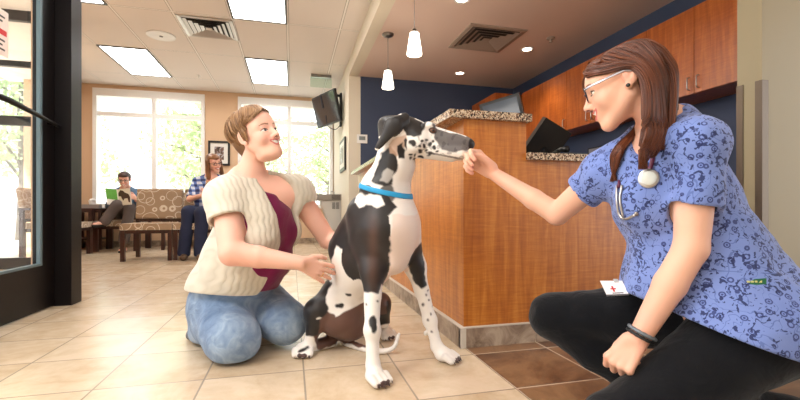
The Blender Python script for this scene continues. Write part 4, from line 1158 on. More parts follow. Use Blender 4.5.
for q in ((.30,.55,.52,.60),(.38,.46,.38,.76)): slab('red_cross_print',quad(A,*q),.0004,m_red,r,bp,.002)
slab('print_line',quad(A,.3,.8,.82,.88),.0004,m_ink,r,bp,.002); slab('clip',quad(A,.62,.82,-.10,.12),.003,m_steel,r,bp,.002)
slab('edge',quad(A,.0,1.,.93,1.0),.0005,m_black,r,bp,.002)
# ---------------------------------------------------------------- woman kneeling at the left
KB=np.array((-.30,2.05,0.))
K_=thing('person','kneeling woman with short light brown hair, cream cardigan and jeans, hands on the dog','person',KB)
hK=nrm((.74,-.67,0)); pk=math.radians(-15)
KH=Frame(at(256,137,1.80),(hK[0]*math.cos(pk),hK[1]*math.cos(pk),-math.sin(pk)),(hK[0]*math.sin(pk)-.15,hK[1]*math.sin(pk)-.16,math.cos(pk)),.97)
c7=at(248,184,1.88); chest=at(257,218,1.89); belly=at(247,262,1.95); pel=at(232,298,2.02)
shN=at(226,197,1.78); shF=at(296,193,1.98)
elN=at(232,253,1.67); wrN=at(300,263,1.71); elF=at(328,240,2.06); wrF=at(345,243,1.99)
hpN=at(216,306,2.03); hpF=np.array(hpN)+np.array((.16,.14,0)); knN=at(234,339,1.78); knF=at(285,321,1.95)
anN=np.array((-.405,2.17,.055)); anF=np.array((-.27,2.40,.06))
fT=nrm((.80,-.60,0)); upT=nrm(c7-pel); TW=Frame(chest,nrm(fT-upT*fT.dot(upT)),upT)
F=Field(); add_head(F,KH,smile=.75,fat=.004)
nk=at(252,170,1.845)
F.cone(KH(-.030,0,-.04),nk,.046,.046,k=.010); F.cone(nk,c7,.048,.060,k=.03)
for a,b,ra,rb in ((c7,chest,.08,.135),(chest,belly,.135,.145),(belly,pel,.145,.120)): F.cone(a,b,ra,rb,k=.05)
F.cone(shN,shF,.052,.052,k=.06); F.cone(c7,shN,.06,.058,k=.05); F.cone(c7,shF,.06,.058,k=.05)
for s in (-1,1): F.ell(TW(.095,s*.075,-.045),(.065,.075,.07),TW.ax,k=.03)
F.cone(shN,elN,.060,.050,k=.02); F.cone(elN,elN*.62+wrN*.38,.050,.044,k=.012); F.cone(elN*.62+wrN*.38,wrN,.044,.029,k=.01)
F.cone(shF,elF,.056,.044,k=.02); F.cone(elF,wrF,.044,.028,k=.012)
F.chain([hpN,knN],[.09,.06],k=.03); F.chain([hpF,knF],[.09,.06],k=.03)
fd=nrm(at(336,277,1.79)-wrN)
fgN,thN=add_hand(F,wrN,fd,(.25,.95,-.25),(0,0,1),size=1.0,curl=(.20,.22,.24,.28),spread=.10,thumb_curl=.3,thumb_out=.9)
fdF=nrm(at(372,252,1.96)-wrF)
fgF,thF=add_hand(F,wrF,fdF,(.1,-.5,-.8),(-.5,-.5,.3),size=.95,curl=(.3,.3,.3,.3))
baseK=lin(238,188,168)
def kcol(P):
    c=face_color(P,KH,baseK,smile=.75,lip=lin(212,122,114),brow=lin(150,104,74),blush=.9,eye=lin(70,85,95))
    q=TW.inv(P); m=np.clip(1-np.linalg.norm((q-np.array((.13,0,.03)))/np.array((.08,.10,.10)),axis=1),0,1)[:,None]*.5
    c=c*(1-m)+lin(228,140,120)*m
    d=np.linalg.norm(P-elN,axis=1); m=np.clip(1-d/.16,0,1)[:,None]*.35; c=c*(1-m)+lin(232,160,140)*m
    for PP,RR in list(fgN)+[thN]:
        for t_ in PP[2:]:
            d=np.linalg.norm(P-t_,axis=1); m=np.clip(1-d/.014,0,1)[:,None]*.35; c=c*(1-m)+lin(228,140,122)*m
    return c
sobj('body',F,.006,m_skin,K_,KB,kcol,fine=[(KH(.02,0,.0),(.155,.155,.165),.0024),(wrN+fd*.08,(.125,.125,.11),.0028)])
r=thing('ring','thin gold ring on the kneeling woman\'s finger','ring',fgN[2][0][2])
P_=fgN[2][0]; a_=nrm(P_[2]-P_[1]); m_=P_[1]*.45+P_[2]*.55; e1=nrm(np.cross(a_,(0,0,1))); e2=np.cross(a_,e1)
tobj('band',[m_+(e1*math.cos(t)+e2*math.sin(t))*.0102 for t in np.linspace(0,2*PI,20,endpoint=False)],.0014,flat('gold',srgb(230,180,90),.2,1),r,P_[2],True,6)
# maroon top
def mar(t):
    v=t.coord(); n=t.noise(v,12,3,.5,.8); t.set(col=t.mix(n,srgb(134,22,84),srgb(104,14,62)),rough=.75,sheen=.2,spec=.2); t.bump(n,.4,.015)
F=Field()
for a,b,ra,rb in ((chest-upT*.0,belly,.142,.168),(belly,pel,.168,.168)): F.cone(a,b,ra,rb,k=.05)
for s in (-1,1): F.ell(TW(.098,s*.075,-.050),(.070,.080,.075),TW.ax,k=.03)
F.ell(TW(.05,0,-.17),(.14,.15,.11),TW.ax,k=.04)
F.cone(chest,c7*.35+chest*.65,.145,.128,k=.03)
F.cuts=[(TW(.13,0,.115),nrm(TW.u*1.0+TW.f*.35),.004)]
hm_=nrm(np.cross(at(262,297,1.80)-at(188,286,2.0),at(300,288,2.05)-at(188,286,2.0))); hm_=hm_*(-np.sign(hm_[2])); F.cuts.append((at(188,286,2.0)-hm_*.010,hm_,.008))
F.disp=lambda P:.003*wob(P,40,3)
sobj('maroon_top',F,.0045,cloth_mat('maroon_jersey',mar),K_,KB)
# cardigan
def knit(t):
    v=t.coord(); s=t.sep(v)
    # knitted rows and cables run up the garment
    w=t.n('ShaderNodeTexWave'); w.inputs['Scale'].default_value=60; w.inputs['Distortion'].default_value=1.5; w.bands_direction='Z'; w.inputs['Detail'].default_value=1; t.l(v,w.inputs[0])
    a=t.math('ADD',t.math('MULTIPLY',s[0],.755),t.math('MULTIPLY',s[1],.655))
    c1=t.math('ADD',a,t.math('MULTIPLY',t.math('SINE',t.math('MULTIPLY',s[2],120)),.0022))
    cb=t.math('ABSOLUTE',t.math('SINE',t.math('MULTIPLY',c1,150)))
    col=t.mix(t.math('MULTIPLY',cb,.35),srgb(200,192,176),srgb(232,226,212))
    t.set(col=col,rough=.9,spec=.1,sheen=.4)
    t.bump(t.math('ADD',t.math('MULTIPLY',cb,1.0),t.math('MULTIPLY',w.outputs['Fac'],.25)),.4,.005)
m_knit=cloth_mat('cream_cable_knit',knit)
F=Field()
for a,b,ra,rb in ((c7,chest,.085,.156),(chest,belly,.156,.188),(belly,pel,.186,.182)): F.cone(a,b,ra,rb,k=.05)
F.cone(pel,at(220,290,1.97),.18,.150,k=.05)
F.cone(shN,shF,.070,.070,k=.06); F.cone(c7,shN,.062,.076,k=.05); F.cone(c7,shF,.066,.076,k=.05)
for s in (-1,1): F.ell(TW(.10,s*.075,-.050),(.078,.088,.082),TW.ax,k=.03)
dN=nrm(elN-shN); dF=nrm(elF-shF); slN=shN+dN*.115; slF=shF+dF*.075
F.p.append(Sleeve(shN,slN,.080,.080,k=.03)); F.p.append(Sleeve(shF,slF,.076,.074,k=.03))
for sl,d in ((slN,dN),(slF,dF)): F.p.append(Cone(sl-d*.02,sl+d*.03,.068,.070,k=.004,sub=True))
hemn=nrm(np.cross(at(262,297,1.80)-at(188,286,2.0),at(300,288,2.05)-at(188,286,2.0))); hemn=hemn*(-np.sign(hemn[2]))
F.cuts=[(at(188,286,2.0),hemn,.006)]
def opening(P):
    q=TW.inv(P); x,y,z=q[...,0],q[...,1],q[...,2]
    w=np.interp(z,[-.40,-.20,-.06,.04,.10,.16,.24],[.150,.100,.066,.074,.080,.075,.06])
    return np.maximum(np.abs(y-.022)-w*.92, .035*np.clip((z+.0)/.1,-1,.2)-x)
F.minus.append((opening,.012))
F.p.append(Cone(KH(-.02,0,-.06),c7+upT*.01,.075,.068,k=.012,sub=True))
F.disp=lambda P:.003*wob(P,30,6)+.0018*wob(P,75,7)
sobj('cardigan',F,.0045,m_knit,K_,KB)
F=Field()
for z,w in ((-.245,.092),(-.115,.07)):
    pass
# buttons down the near edge
bm=nb()
# jeans
def denim(t):
    v=t.coord(); n=t.noise(v,5,5,.6,.5); n2=t.noise(v,13,3,.5,1.4); tw=t.n('ShaderNodeTexWave'); tw.inputs['Scale'].default_value=190; t.l(v,tw.inputs[0])
    k=t.math('ADD',t.math('MULTIPLY',n,.6),t.math('MULTIPLY',n2,.4))
    col=t.ramp(k,[(.34,srgb(92,116,150)),(.5,srgb(124,148,180)),(.66,srgb(166,186,208))])
    t.set(col=col,rough=.85,spec=.15,sheen=.2); t.bump(t.math('ADD',n2,t.math('MULTIPLY',tw.outputs['Fac'],.04)),.5,.02)
m_denim=cloth_mat('washed_blue_denim',denim)
F=Field()
F.cone(belly*.6+pel*.4,pel,.155,.160,k=.05); F.cone(pel,hpN,.158,.128,k=.05); F.cone(pel,hpF,.165,.140,k=.05)
F.cone(hpN,knN,.128,.110,k=.03); F.cone(hpF,knF,.140,.102,k=.03)
F.cone(knN,anN+np.array((0,0,.02)),.085,.062,k=.04); F.cone(knF,anF,.085,.06,k=.04)
F.cone(anN,anN+np.array((-.015,.02,.0)),.058,.060,k=.02)
F.cuts=[(np.array((0,0,.010)),(0,0,-1),.02),(at(250,262,1.9),nrm(upT),.01)]
def fold(P):
    return .004*wob(P,24,11)+.002*wob(P,55,12)
F.disp=fold
sobj('jeans',F,.005,m_denim,K_,KB)
F=Field(); ax=nrm(anN-knN); F.chain([anN+ax*.03,anN+ax*.13+np.array((0,0,-.02))],[.042,.034],k=.02); F.chain([anF+ax*.03,anF+ax*.13+np.array((0,0,-.02))],[.042,.034],k=.02)
F.cuts=[(np.array((0,0,.004)),(0,0,-1),.006)]
sobj('shoe',F,.005,flat('grey_canvas_shoe',srgb(110,112,120),.8),K_,KB)
# hair
m_hairK=hair_mat('light_brown_hair',srgb(184,146,106),srgb(146,108,74),srgb(104,72,48))
F=Field(); F.ell(KH(-.014,0,.038),(.098,.079,.086),KH.ax,k=0); F.cone(KH(-.06,0,.0),KH(-.062,0,-.055),.055,.040,k=.03)
def nfK(P):
    q=KH.inv(P); x,y,z=q[...,0],q[...,1],q[...,2]
    f1=np.maximum(.022-x+.0*y, z-.072); f2=np.maximum(np.maximum(-.026-x,z-.020),-(np.abs(y)-.05)); f3=np.maximum(-z-.075,0)*0+(-.078-z)*-1
    return np.minimum(f1,f2)
F.minus=[(nfK,.012)]; F.cuts=[(KH(0,0,-.078),-KH.u,.01)]
F.disp=lambda P:.002*wob(P,90,6)
sobj('hair',F,.003,m_hairK,K_,KB,lambda V: np.repeat((.0+.15*wob(V,60,4))[:,None],3,1))
def SKK(a,b,k=1.):
    a=math.radians(a); b=math.radians(b); return KH(-.018+.103*k*math.sin(b)*math.cos(a), .083*k*math.sin(b)*math.sin(a), .040+.091*k*math.cos(b))
L=[]; R_=np.random.default_rng(8); HFK=Field(); add_head(HFK,KH,smile=.75,fat=.004,ears=False)
# crown whorl towards the back; hair swept forward and to the side
for i in range(46):
    a=i/46*360+R_.normal(0,2); aa=((a+180)%360)-180
    w0=KH(-.055,.0,.125)
    if abs(aa)<58:   # fringe sweeping to the near side
        b1,b2=35,66
        bb=np.interp(aa,[-58,-20,10,58],[88,80,64,66]); e=SKK(aa-22,bb,1.05); L.append(([w0,SKK(aa+4,22,1.05),SKK(aa,bb*.6,1.08),SKK(aa-10,bb*.85,1.08),e],(.004,.012,.006),60))
    elif abs(aa)<105:
        L.append(([w0,SKK(aa,35,1.03),SKK(aa,62,1.05),SKK(aa,84,1.04),SKK(aa-6*np.sign(aa),100,1.0)],(.004,.010,.006),44))
    else:
        L.append(([w0,SKK(aa,45,1.03),SKK(aa,75,1.05),SKK(aa,100,1.02),SKK(aa,118,.92),SKK(aa,132,.93)],(.004,.012,.005),40))
for s in (-1,1):
    for i in range(4): L.append(([SKK(s*85,60,1.04),KH(.020-.006*i,s*.083,.03),KH(.022-.006*i,s*.081,.0),KH(.018-.005*i,s*.078,-.018)],(.004,.005,.002),26))
hair_locks('hair_strands',L,m_hairK,K_,KB,seed=9,r=.0014,n=5,head=HFK)
# ---------------------------------------------------------------- the dog
DB=at(372,340,1.80)*np.array((1,1,0))
D_=thing('dog','large seated black and white spotted dog with floppy ears, muzzle held out to a fist','dog',DB)
o_=at(407,134,1.645); nz=at(474,146,1.60)
fD=nrm(nz-o_+np.array((0,0,0))); DH=Frame(o_,fD,(0,0,1))
SC=np.linalg.norm(nz-o_)/.245; DH.s=SC
F=Field()
n1=DH(-.035,0,-.03); n2=at(395,165,1.68); n3=at(385,192,1.715); n4=at(384,222,1.73)
neck=[(n1,n2,.066,.074),(n2,n3,.074,.088),(n3,n4,.088,.118)]
F.ell(DH(-.012,0,.004),(.098,.064,.064),DH.ax,k=.0)
F.ell(DH(-.085,0,.022),(.030,.026,.026),DH.ax,k=.03)
for a,b,ra,rb in neck: F.cone(a,b,ra,rb,k=.03)
F.cone(DH(.05,0,-.006),DH(.200,0,-.014),.048,.040,k=.03,flat=(DH.l,.80))
F.cone(DH(.10,0,.020),DH(.215,0,.006),.022,.021,k=.02)
F.cone(DH(.03,0,-.050),DH(.175,0,-.052),.032,.020,k=.02)
for s in (-1,1):
    F.cone(DH(.105,s*.018,-.042),DH(.205,s*.016,-.036),.025,.024,k=.014)      # flews
    F.ell(DH(.045,s*.040,-.030),(.038,.024,.036),DH.ax,k=.025)
    F.ell(DH(.078,s*.034,.038),(.024,.018,.014),DH.ax,k=.015)               # brow
    F.ell(DH(.098,s*.043,.022),(.013,.009,.0085),DH.ax,k=.005,sub=True)
    F.ell(DH(.094,s*.034,.022),(.012,.0105,.0105),DH.ax,k=.002)
F.ell(DH(.230,0,.002),(.019,.023,.021),DH.ax,k=.008)
for s in (-1,1):
    F.ell(DH(.249,s*.011,.002),(.006,.004,.005),DH.ax,k=.003,sub=True)
    F.cone(DH(.09,s*.052,-.056),DH(.215,s*.040,-.056),.003,.0025,k=.004,sub=True)
    # ears
    base=DH(-.012,s*.054,.042); mid=DH(-.040,s*.073,.008); tip=DH(-.080,s*.072,-.078)
    F.cone(base,mid,.024,.031,k=.010,flat=(DH.l,.36)); F.cone(mid,tip,.031,.010,k=.008,flat=(DH.l,.32))
# trunk
c1=at(388,226,1.71); c2=at(366,258,1.84); c3=at(347,296,1.97); c4=at(341,322,2.03)
F.cone(n3,c1,.09,.118,k=.05); F.cone(c1,c2,.118,.118,k=.05); F.cone(c2,c3,.118,.100,k=.06); F.cone(c3,c4,.104,.088,k=.05)
F.cone(at(362,212,1.80),at(347,248,1.86),.060,.082,k=.05); F.ell(at(395,240,1.70),(.070,.072,.100),k=.05)          # breastbone
F.ell(at(392,262,1.73),(.06,.06,.05),k=.05)
F.cone(at(384,205,1.66),at(392,262,1.66),.030,.022,k=.05)
# near foreleg
def paw(F,p,d,s=1.,side=.011):
    d=nrm((d[0],d[1],0)); l=np.array((-d[1],d[0],0)); z=np.array((0,0,1.))
    p=np.array((p[0],p[1],0))
    F.ell(p+z*.026*s-d*.008,(.034*s,.034*s,.026*s),k=.012)
    for i in range(4):
        a=(i-1.5); q=p+d*(.036-.006*abs(a))*s+l*a*.0195*s
        F.cone(q+z*.028*s-d*.014,q+z*.017*s+d*.010*s,.0145*s,.0125*s,k=.005)
        F.cone(q+z*.018*s+d*.018*s,q+z*.008*s+d*.028*s,.0042*s,.0028*s,k=.002)
fdir=nrm((.45,-.89,0))
sN=at(366,220,1.69); eN=at(373,270,1.665); kN=at(372,330,1.60); pN=at(373,366,1.575); tN=at(376,380,1.548)
F.cone(at(364,214,1.74),eN,.070,.048,k=.04); F.cone(eN,eN*.55+kN*.45,.048,.033,k=.03); F.cone(eN*.55+kN*.45,kN,.033,.029,k=.01); F.ell(kN+fdir*.004,(.030,.030,.036),k=.02); F.cone(kN,pN,.026,.024,k=.015); F.cone(pN,tN+np.array((0,0,.012)),.024,.027,k=.02); paw(F,tN,fdir,1.10)
sF=at(402,222,1.76); eF=at(415,266,1.80); kF=at(430,320,1.80); pF=at(437,347,1.79); tF=at(445,358,1.77)
F.cone(sF,eF,.066,.044,k=.04); F.cone(eF,eF*.55+kF*.45,.044,.031,k=.03); F.cone(eF*.55+kF*.45,kF,.031,.027,k=.01); F.ell(kF,(.028,.028,.034),k=.02); F.cone(kF,pF,.024,.022,k=.015); F.cone(pF,tF+np.array((0,0,.018)),.022,.026,k=.02); paw(F,tF,(.72,-.69,0),1.10)
F.ell(kF+np.array((-.02,0,-.055)),(.008,.008,.011),k=.006)
# near hind leg
hN_=at(344,296,1.99); gN=at(318,311,1.88)
F.cone(hN_,gN,.098,.058,k=.04); F.ell(at(340,318,1.93),(.105,.10,.085),k=.04); F.ell(at(352,328,1.96),(.07,.07,.055),k=.04)
F.cone(gN,at(314,328,1.87),.054,.034,k=.03); F.cone(at(314,328,1.87),at(309,345,1.862),.032,.024,k=.015); F.cone(at(330,342,1.97),at(309,346,1.865),.03,.024,k=.02); paw(F,at(303,354,1.845),(-.12,-.99,0),1.08)
# far hind leg
gF=at(379,304,2.03); F.cone(at(360,300,2.06),gF,.085,.056,k=.04); F.cone(gF,at(384,322,2.06),.05,.03,k=.03); F.cone(at(378,325,2.12),at(386,330,2.09),.028,.026,k=.02); paw(F,at(386,334,2.09),(.25,-.97,0),1.05)
# tail
tl=spline([at(340,332,2.06),at(345,341,1.99),at(356,346,1.93),at(370,350,1.885),at(384,351,1.86),at(394,347,1.86),at(399,334,1.875)],3)
tr=np.linspace(.021,.006,len(tl))
for i in range(len(tl)-1): F.cone(tl[i],tl[i+1],tr[i],tr[i+1],k=.006)
F.disp=lambda P:.0012*wob(P,60,21)
F.cuts=[(np.array((0,0,.001)),(0,0,-1),.003)]
# coat pattern and painted sheen, laid over the flank in the dog's own upright side plane
az=math.radians(11.7); vR=np.array((math.cos(az),-math.sin(az),0)); vF=np.array((math.sin(az),math.cos(az),0))
def edged(s,z,poly):
    d=np.full(len(s),9.)
    for i in range(len(poly)):
        a=poly[i-1]; b=poly[i]; ba=b-a; t=np.clip(((s-a[0])*ba[0]+(z-a[1])*ba[1])/(ba@ba+1e-12),0,1)
        d=np.minimum(d,np.hypot(s-a[0]-t*ba[0],z-a[1]-t*ba[1]))
    return d
def inpoly(s,z,poly):
    x=poly[:,0]; y=poly[:,1]; n=len(x); r=np.zeros(len(s),bool)
    for i in range(n):
        j=(i-1)%n
        c=((y[i]>z)!=(y[j]>z))&(s<(x[j]-x[i])*(z-y[i])/(y[j]-y[i]+1e-12)+x[i]); r^=c
    return r
def sd(P): return P@vR
WHT=lin(232,226,220); BLK=lin(20,17,18); BRN=lin(94,64,54); PNK=lin(226,196,182); GRY=lin(84,76,76); TAN=lin(176,140,116)
def patch(pts,d,scale=None,ox=0,oy=0):
    q=[]
    for (x,y) in pts:
        if scale: x=ox+x/scale; y=oy+y/scale
        p=at(x,y,d); q.append((p@vR,p[2]))
    return np.array(q)
def dcol(P):
    c=np.tile(WHT,(len(P),1)); s=sd(P)+.006*wob(P,70,31)+.003*wob(P,170,32); z=P[:,2]+.006*wob(P,70,33)+.003*wob(P,170,34); dep=P@vF
    camd=P[:,0]*math.sin(TH)+P[:,1]*math.cos(TH)
    q=DH.inv(P); head=(q[:,0]>-.125)&(q[:,2]>-.09)&(np.abs(q[:,1])<.10)
    def pt(pts,d,col,scale=None,ox=0,oy=0,dr=None,m=None,w=1.):
        pl_=patch(pts,d,scale,ox,oy); lo=pl_.min(0)-.01; hi=pl_.max(0)+.01
        k=(s>lo[0])&(s<hi[0])&(z>lo[1])&(z<hi[1])
        if dr: k&=(camd>dr[0])&(camd<dr[1])
        if m is not None: k&=m
        i=np.nonzero(k)[0]
        if not len(i): return
        ins=inpoly(s[i],z[i],pl_); e=edged(s[i],z[i],pl_); a=np.clip(.5+np.where(ins,e,-e)/.005,0,1)[:,None]*w
        c[i]=c[i]*(1-a)+col*a
    def spot(x,y,rx,ry,d,col,dr=None,m=None,w=1.):
        a=np.linspace(0,6.28,14,endpoint=False); pt([(x+rx*math.cos(t),y+ry*math.sin(t)) for t in a],d,col,dr=dr,m=m,w=w)
    A=dict(scale=3.33,ox=340,oy=180)
    # pink shading of the thin chest and belly coat
    pt([(392,215),(420,215),(420,262),(392,288),(376,285),(384,250)],1.70,PNK,w=.55)
    # trunk and shoulder
    pt([(362,188),(372,190),(388,196),(395,207),(390,214),(386,217),(387,230),(390,246),(388,262),(384,275),(380,284),(378,287),(364,287),(361,281),(345,275),(341,262),(330,262),(322,280),(320,330),(300,330),(300,280),(320,240),(344,205)],1.72,BLK)
    pt([(356,193),(380,198),(383,205),(376,208),(368,204),(361,207),(355,203)],1.72,WHT)
    spot(368,192,6,5,1.70,BLK)
    spot(387,193,8,9,1.70,BLK,w=.85)
    # white flank, bounded by the dark back and thigh
    fl=[(338,245),(346,246),(346,255),(342,264),(345,272),(357,275),(364,277),(366,290),(366,298),(352,306),(338,314),(330,306),(326,295),(331,285),(334,272),(333,258)]
    near=(P[:,2]>.10)
    pt(fl,1.84,WHT,dr=(1.70,2.2),m=near)
    spot(349,292,2.6,1.6,1.86,BLK,dr=(1.7,2.2)); spot(340,305,4.6,2.6,1.86,BLK,dr=(1.7,2.2))
    # thigh and rump
    pt([(326,305),(338,314),(352,306),(366,300),(372,320),(368,346),(320,348),(316,330)],1.90,BRN,dr=(1.76,2.2))  # brown sheen of the black coat, painted in as colour
    pt([(302,300),(312,290),(326,296),(330,306),(322,318),(320,334),(304,334)],1.88,BLK,dr=(1.76,2.2))
    pt([(316,285),(326,272),(332,282),(326,297),(316,300)],1.90,BLK,dr=(1.8,2.2))
    spot(318,319,3.4,.9,1.82,WHT,dr=(1.76,2.0))
    # far thigh
    pt([(362,285),(395,285),(396,326),(362,324)],2.03,BLK,dr=(1.93,2.3)); pt([(370,290),(388,292),(386,312),(370,312)],2.03,BRN,dr=(1.93,2.3),w=.8)
    # forelegs
    k=(camd<1.745)&(P[:,2]>at(372,285,1.64)[2]+.012*wob(P,90,40))&(P[:,2]<.62)&(s<sd(at(388,285,1.64)[None])[0]); c[k]=BLK
    bw=np.exp(-((sd(P)-sd(at(373,250,1.66)[None])[0])/.022)**2)*np.clip((P[:,2]-.30)/.1,0,1)*np.clip((.66-P[:,2])/.1,0,1)*(camd<1.72)*(c[:,0]<.1)  # soft sheen band down the black upper leg, put into the colour
    c[:]=c*(1-.55*bw[:,None])+BRN*.55*bw[:,None]
    spot(373,322,4.2,8,1.60,BLK,dr=(1.4,1.70)); spot(366,303,1.,1.,1.6,BLK,dr=(1.4,1.7)); spot(377,300,.9,.9,1.6,BLK,dr=(1.4,1.7))
    pt([(406,262),(412,248),(420,240),(424,262),(426,284),(420,288),(412,282)],1.80,BLK,dr=(1.70,1.95),m=(z<.60)); 
    for x,y in ((425,295),(429,300),(423,304),(430,312),(427,290),(433,306),(426,318),(431,330)): spot(x,y,1.2,1.3,1.80,GRY,dr=(1.70,1.95))
    # paws and claws
    k=(P[:,2]<.030)&(camd<2.4); tipn=wob(P,120,50)
    for pp,dd in ((tN,fdir),(tF,np.array((.72,-.69,0))),(at(303,354,1.845),np.array((-.12,-.99,0))),(at(386,334,2.09),np.array((.25,-.97,0)))):
        h=nrm((dd[0],dd[1],0)); f=(P-np.array((pp[0],pp[1],0)))@h; k2=k&(f>.054)&(f<.09)&(np.linalg.norm((P-pp)[:,:2],axis=1)<.09); c[k2]=lin(70,50,48)
    spot(306,346,4,1.4,1.86,BLK,dr=(1.7,1.93)); spot(300,357,3,2,1.84,TAN,dr=(1.7,1.93),w=.4)
    # head and neck
    H4=dict(scale=4,ox=370,oy=100)
    hd=dict(d=1.64)
    def hp(pts,col,w=1.,m=None): pt(pts,1.64,col,w=w,m=m,**H4)
    hp([(48,215),(80,195),(98,215),(104,240),(112,262),(106,296),(92,318),(96,340),(30,340),(4,328),(24,280),(36,250)],BLK,1.)
    hp([(50,290),(70,278),(94,292),(92,318),(70,330),(36,322)],WHT,.45)
    hp([(70,190),(95,160),(145,145),(150,170),(120,215),(100,228),(78,215)],TAN,.8)
    hp([(104,190),(128,176),(136,205),(128,236),(112,236)],BLK)
    hp([(132,172),(142,160),(150,175),(140,205)],BLK)
    hp([(125,40),(225,48),(226,90),(216,125),(196,152),(170,158),(146,150),(120,110)],BLK)
    hp([(232,62),(246,58),(258,66),(262,78),(246,84),(234,78)],BLK)
    hp([(236,118),(240,100),(262,92),(282,100),(320,118),(372,136),(430,150),(430,215),(395,205),(372,212),(345,216),(310,214),(280,205),(262,186),(246,160),(250,140)],lin(56,48,50),.9)
    hp([(300,160),(330,150),(360,165),(345,195),(310,195)],GRY,.5)
    hp([(276,95),(330,105),(380,128),(415,143),(372,137),(320,118),(282,102)],WHT,.85)
    for x,y,rx,ry in ((170,178,11,13),(205,166,8,7),(222,160,7,6),(214,186,7,8),(236,178,9,9),(254,190,8,7),(200,206,11,6),(210,230,14,6),(240,212,8,6),(178,226,6,8),(160,222,7,5),(180,240,9,4),(160,234,6,4),(226,202,6,5),(268,204,8,5),(196,190,5,5),(248,168,7,6)):
        spot(370+x/4,100+y/4,rx/4,ry/4,1.60,BLK,dr=(1.35,1.72))
    # ears, eyes, nose, lips from the head's own shape
    ear=(np.abs(q[:,1])>.064)&(q[:,0]<.0)&(q[:,0]>-.14)&(q[:,2]>-.08)&(q[:,2]<.06); c[ear]=BLK
    e=((q[:,0]-.096)/.0125)**2+((np.abs(q[:,1])-.040)/.014)**2+((q[:,2]-.022)/.0085)**2
    c[e<1.5]=lin(30,22,20); c[e<.8]=lin(96,56,30); c[(e<.25)]=lin(14,10,10)
    nose=((q[:,0]-.238)/.023)**2+(q[:,1]/.028)**2+((q[:,2]-.003)/.022)**2<1.1; c[nose]=lin(20,17,18)
    lipm=(q[:,0]>.085)&(q[:,0]<.215)&(np.abs(q[:,2]+.056)<.003)&(np.abs(q[:,1])>.012); c[lipm]=c[lipm]*.3+lin(70,56,56)*.7
    st=(np.abs(q[:,1])<.019+.004*wob(P,80,71))&(q[:,0]>.02)&(q[:,0]<.212)&(q[:,2]>.0); c[st]=WHT
    hk=(q[:,0]<-.045)&(q[:,0]>-.14)&(q[:,2]>-.03)&(np.abs(q[:,1])<.075); c[hk]=BLK
    mot=head&(q[:,0]>.05)&(wob(P,210,61)>.45)&(q[:,2]<.05)&(q[:,2]>-.06); c[mot]=c[mot]*.55+BLK*.45
    return c
def dogm():
    t=NT('short_dog_coat'); a=t.n('ShaderNodeAttribute'); a.attribute_name='Col'; v=t.coord(); n=t.noise(v,30,3); n2=t.noise(t.coord(scale=(1,1,.35)),420,2)
    col=t.mix(t.math('MULTIPLY',n,.05),a.outputs[0],t.mix(.5,a.outputs[0],srgb(200,180,170)))
    t.set(col=col,rough=.42,spec=.4,sheen=.08); t.bump(t.math('ADD',t.math('MULTIPLY',n,.5),t.math('MULTIPLY',n2,.3)),.15,.004); return t.m
sobj('body',F,.0042,dogm(),D_,DB,dcol,fine=[(DH(.06,0,-.01),(.20,.16,.12),.0024)])
# collar
nd=nrm(at(392,178,1.70)-at(387,208,1.715)); cp=at(387,191,1.705); ct_=nrm(nd+np.array((.04,-.01,0))*1.0)
F2=Field([Cone(a,b,ra+.0045,rb+.0045,k=.03) for a,b,ra,rb in neck]+[Cone(n3,c1,.0945,.1225,k=.05)])
F2.cuts=[(cp+ct_*.010,ct_,.003),(cp-ct_*.010,-ct_,.003)]
t=NT('bright_blue_webbing'); t.set(col=srgb(30,150,205),rough=.55); t.bump(t.noise(t.coord(),300,2),.2,.002)
sobj('collar',F2,.0032,t.m,D_,DB)
# ---------------------------------------------------------------- seated people in the waiting area
def seated(name,label,H,pts,skin,haircol,clothes,smile=.5,sc=1.,face=None):
    B=np.array((pts['pel'][0],pts['pel'][1],0.))
    T_=thing('person',label,'person',B)
    p=pts; F=Field(); add_head(F,H,smile=smile)
    F.cone(H(-.03,0,-.05),p['c7'],.05,.06,k=.02); F.cone(p['c7'],p['chest'],.07,.12,k=.05); F.cone(p['chest'],p['pel'],.12,.13,k=.05)
    for s in 'LR':
        F.cone(p['c7'],p['sh'+s],.055,.055,k=.04)
        F.chain([p['sh'+s],p['el'+s],p['wr'+s]],[.050,.040,.028],k=.02)
        fd=nrm(p['hd'+s]-p['wr'+s]); add_hand(F,p['wr'+s],fd,p['pn'+s],(0,0,1),size=1.,curl=(.6,.6,.6,.6))
        F.chain([p['pel'],p['hp'+s],p['kn'+s],p['an'+s]],[.12,.08,.055,.038],k=.03)
    sobj('body',F,.008,m_skin,T_,B,lambda P:face_color(P,H,skin,smile=smile,brow=haircol*.8,blush=.5),fine=[(H(.02,0,0),(.15,.14,.16),.004)])
    return T_,B
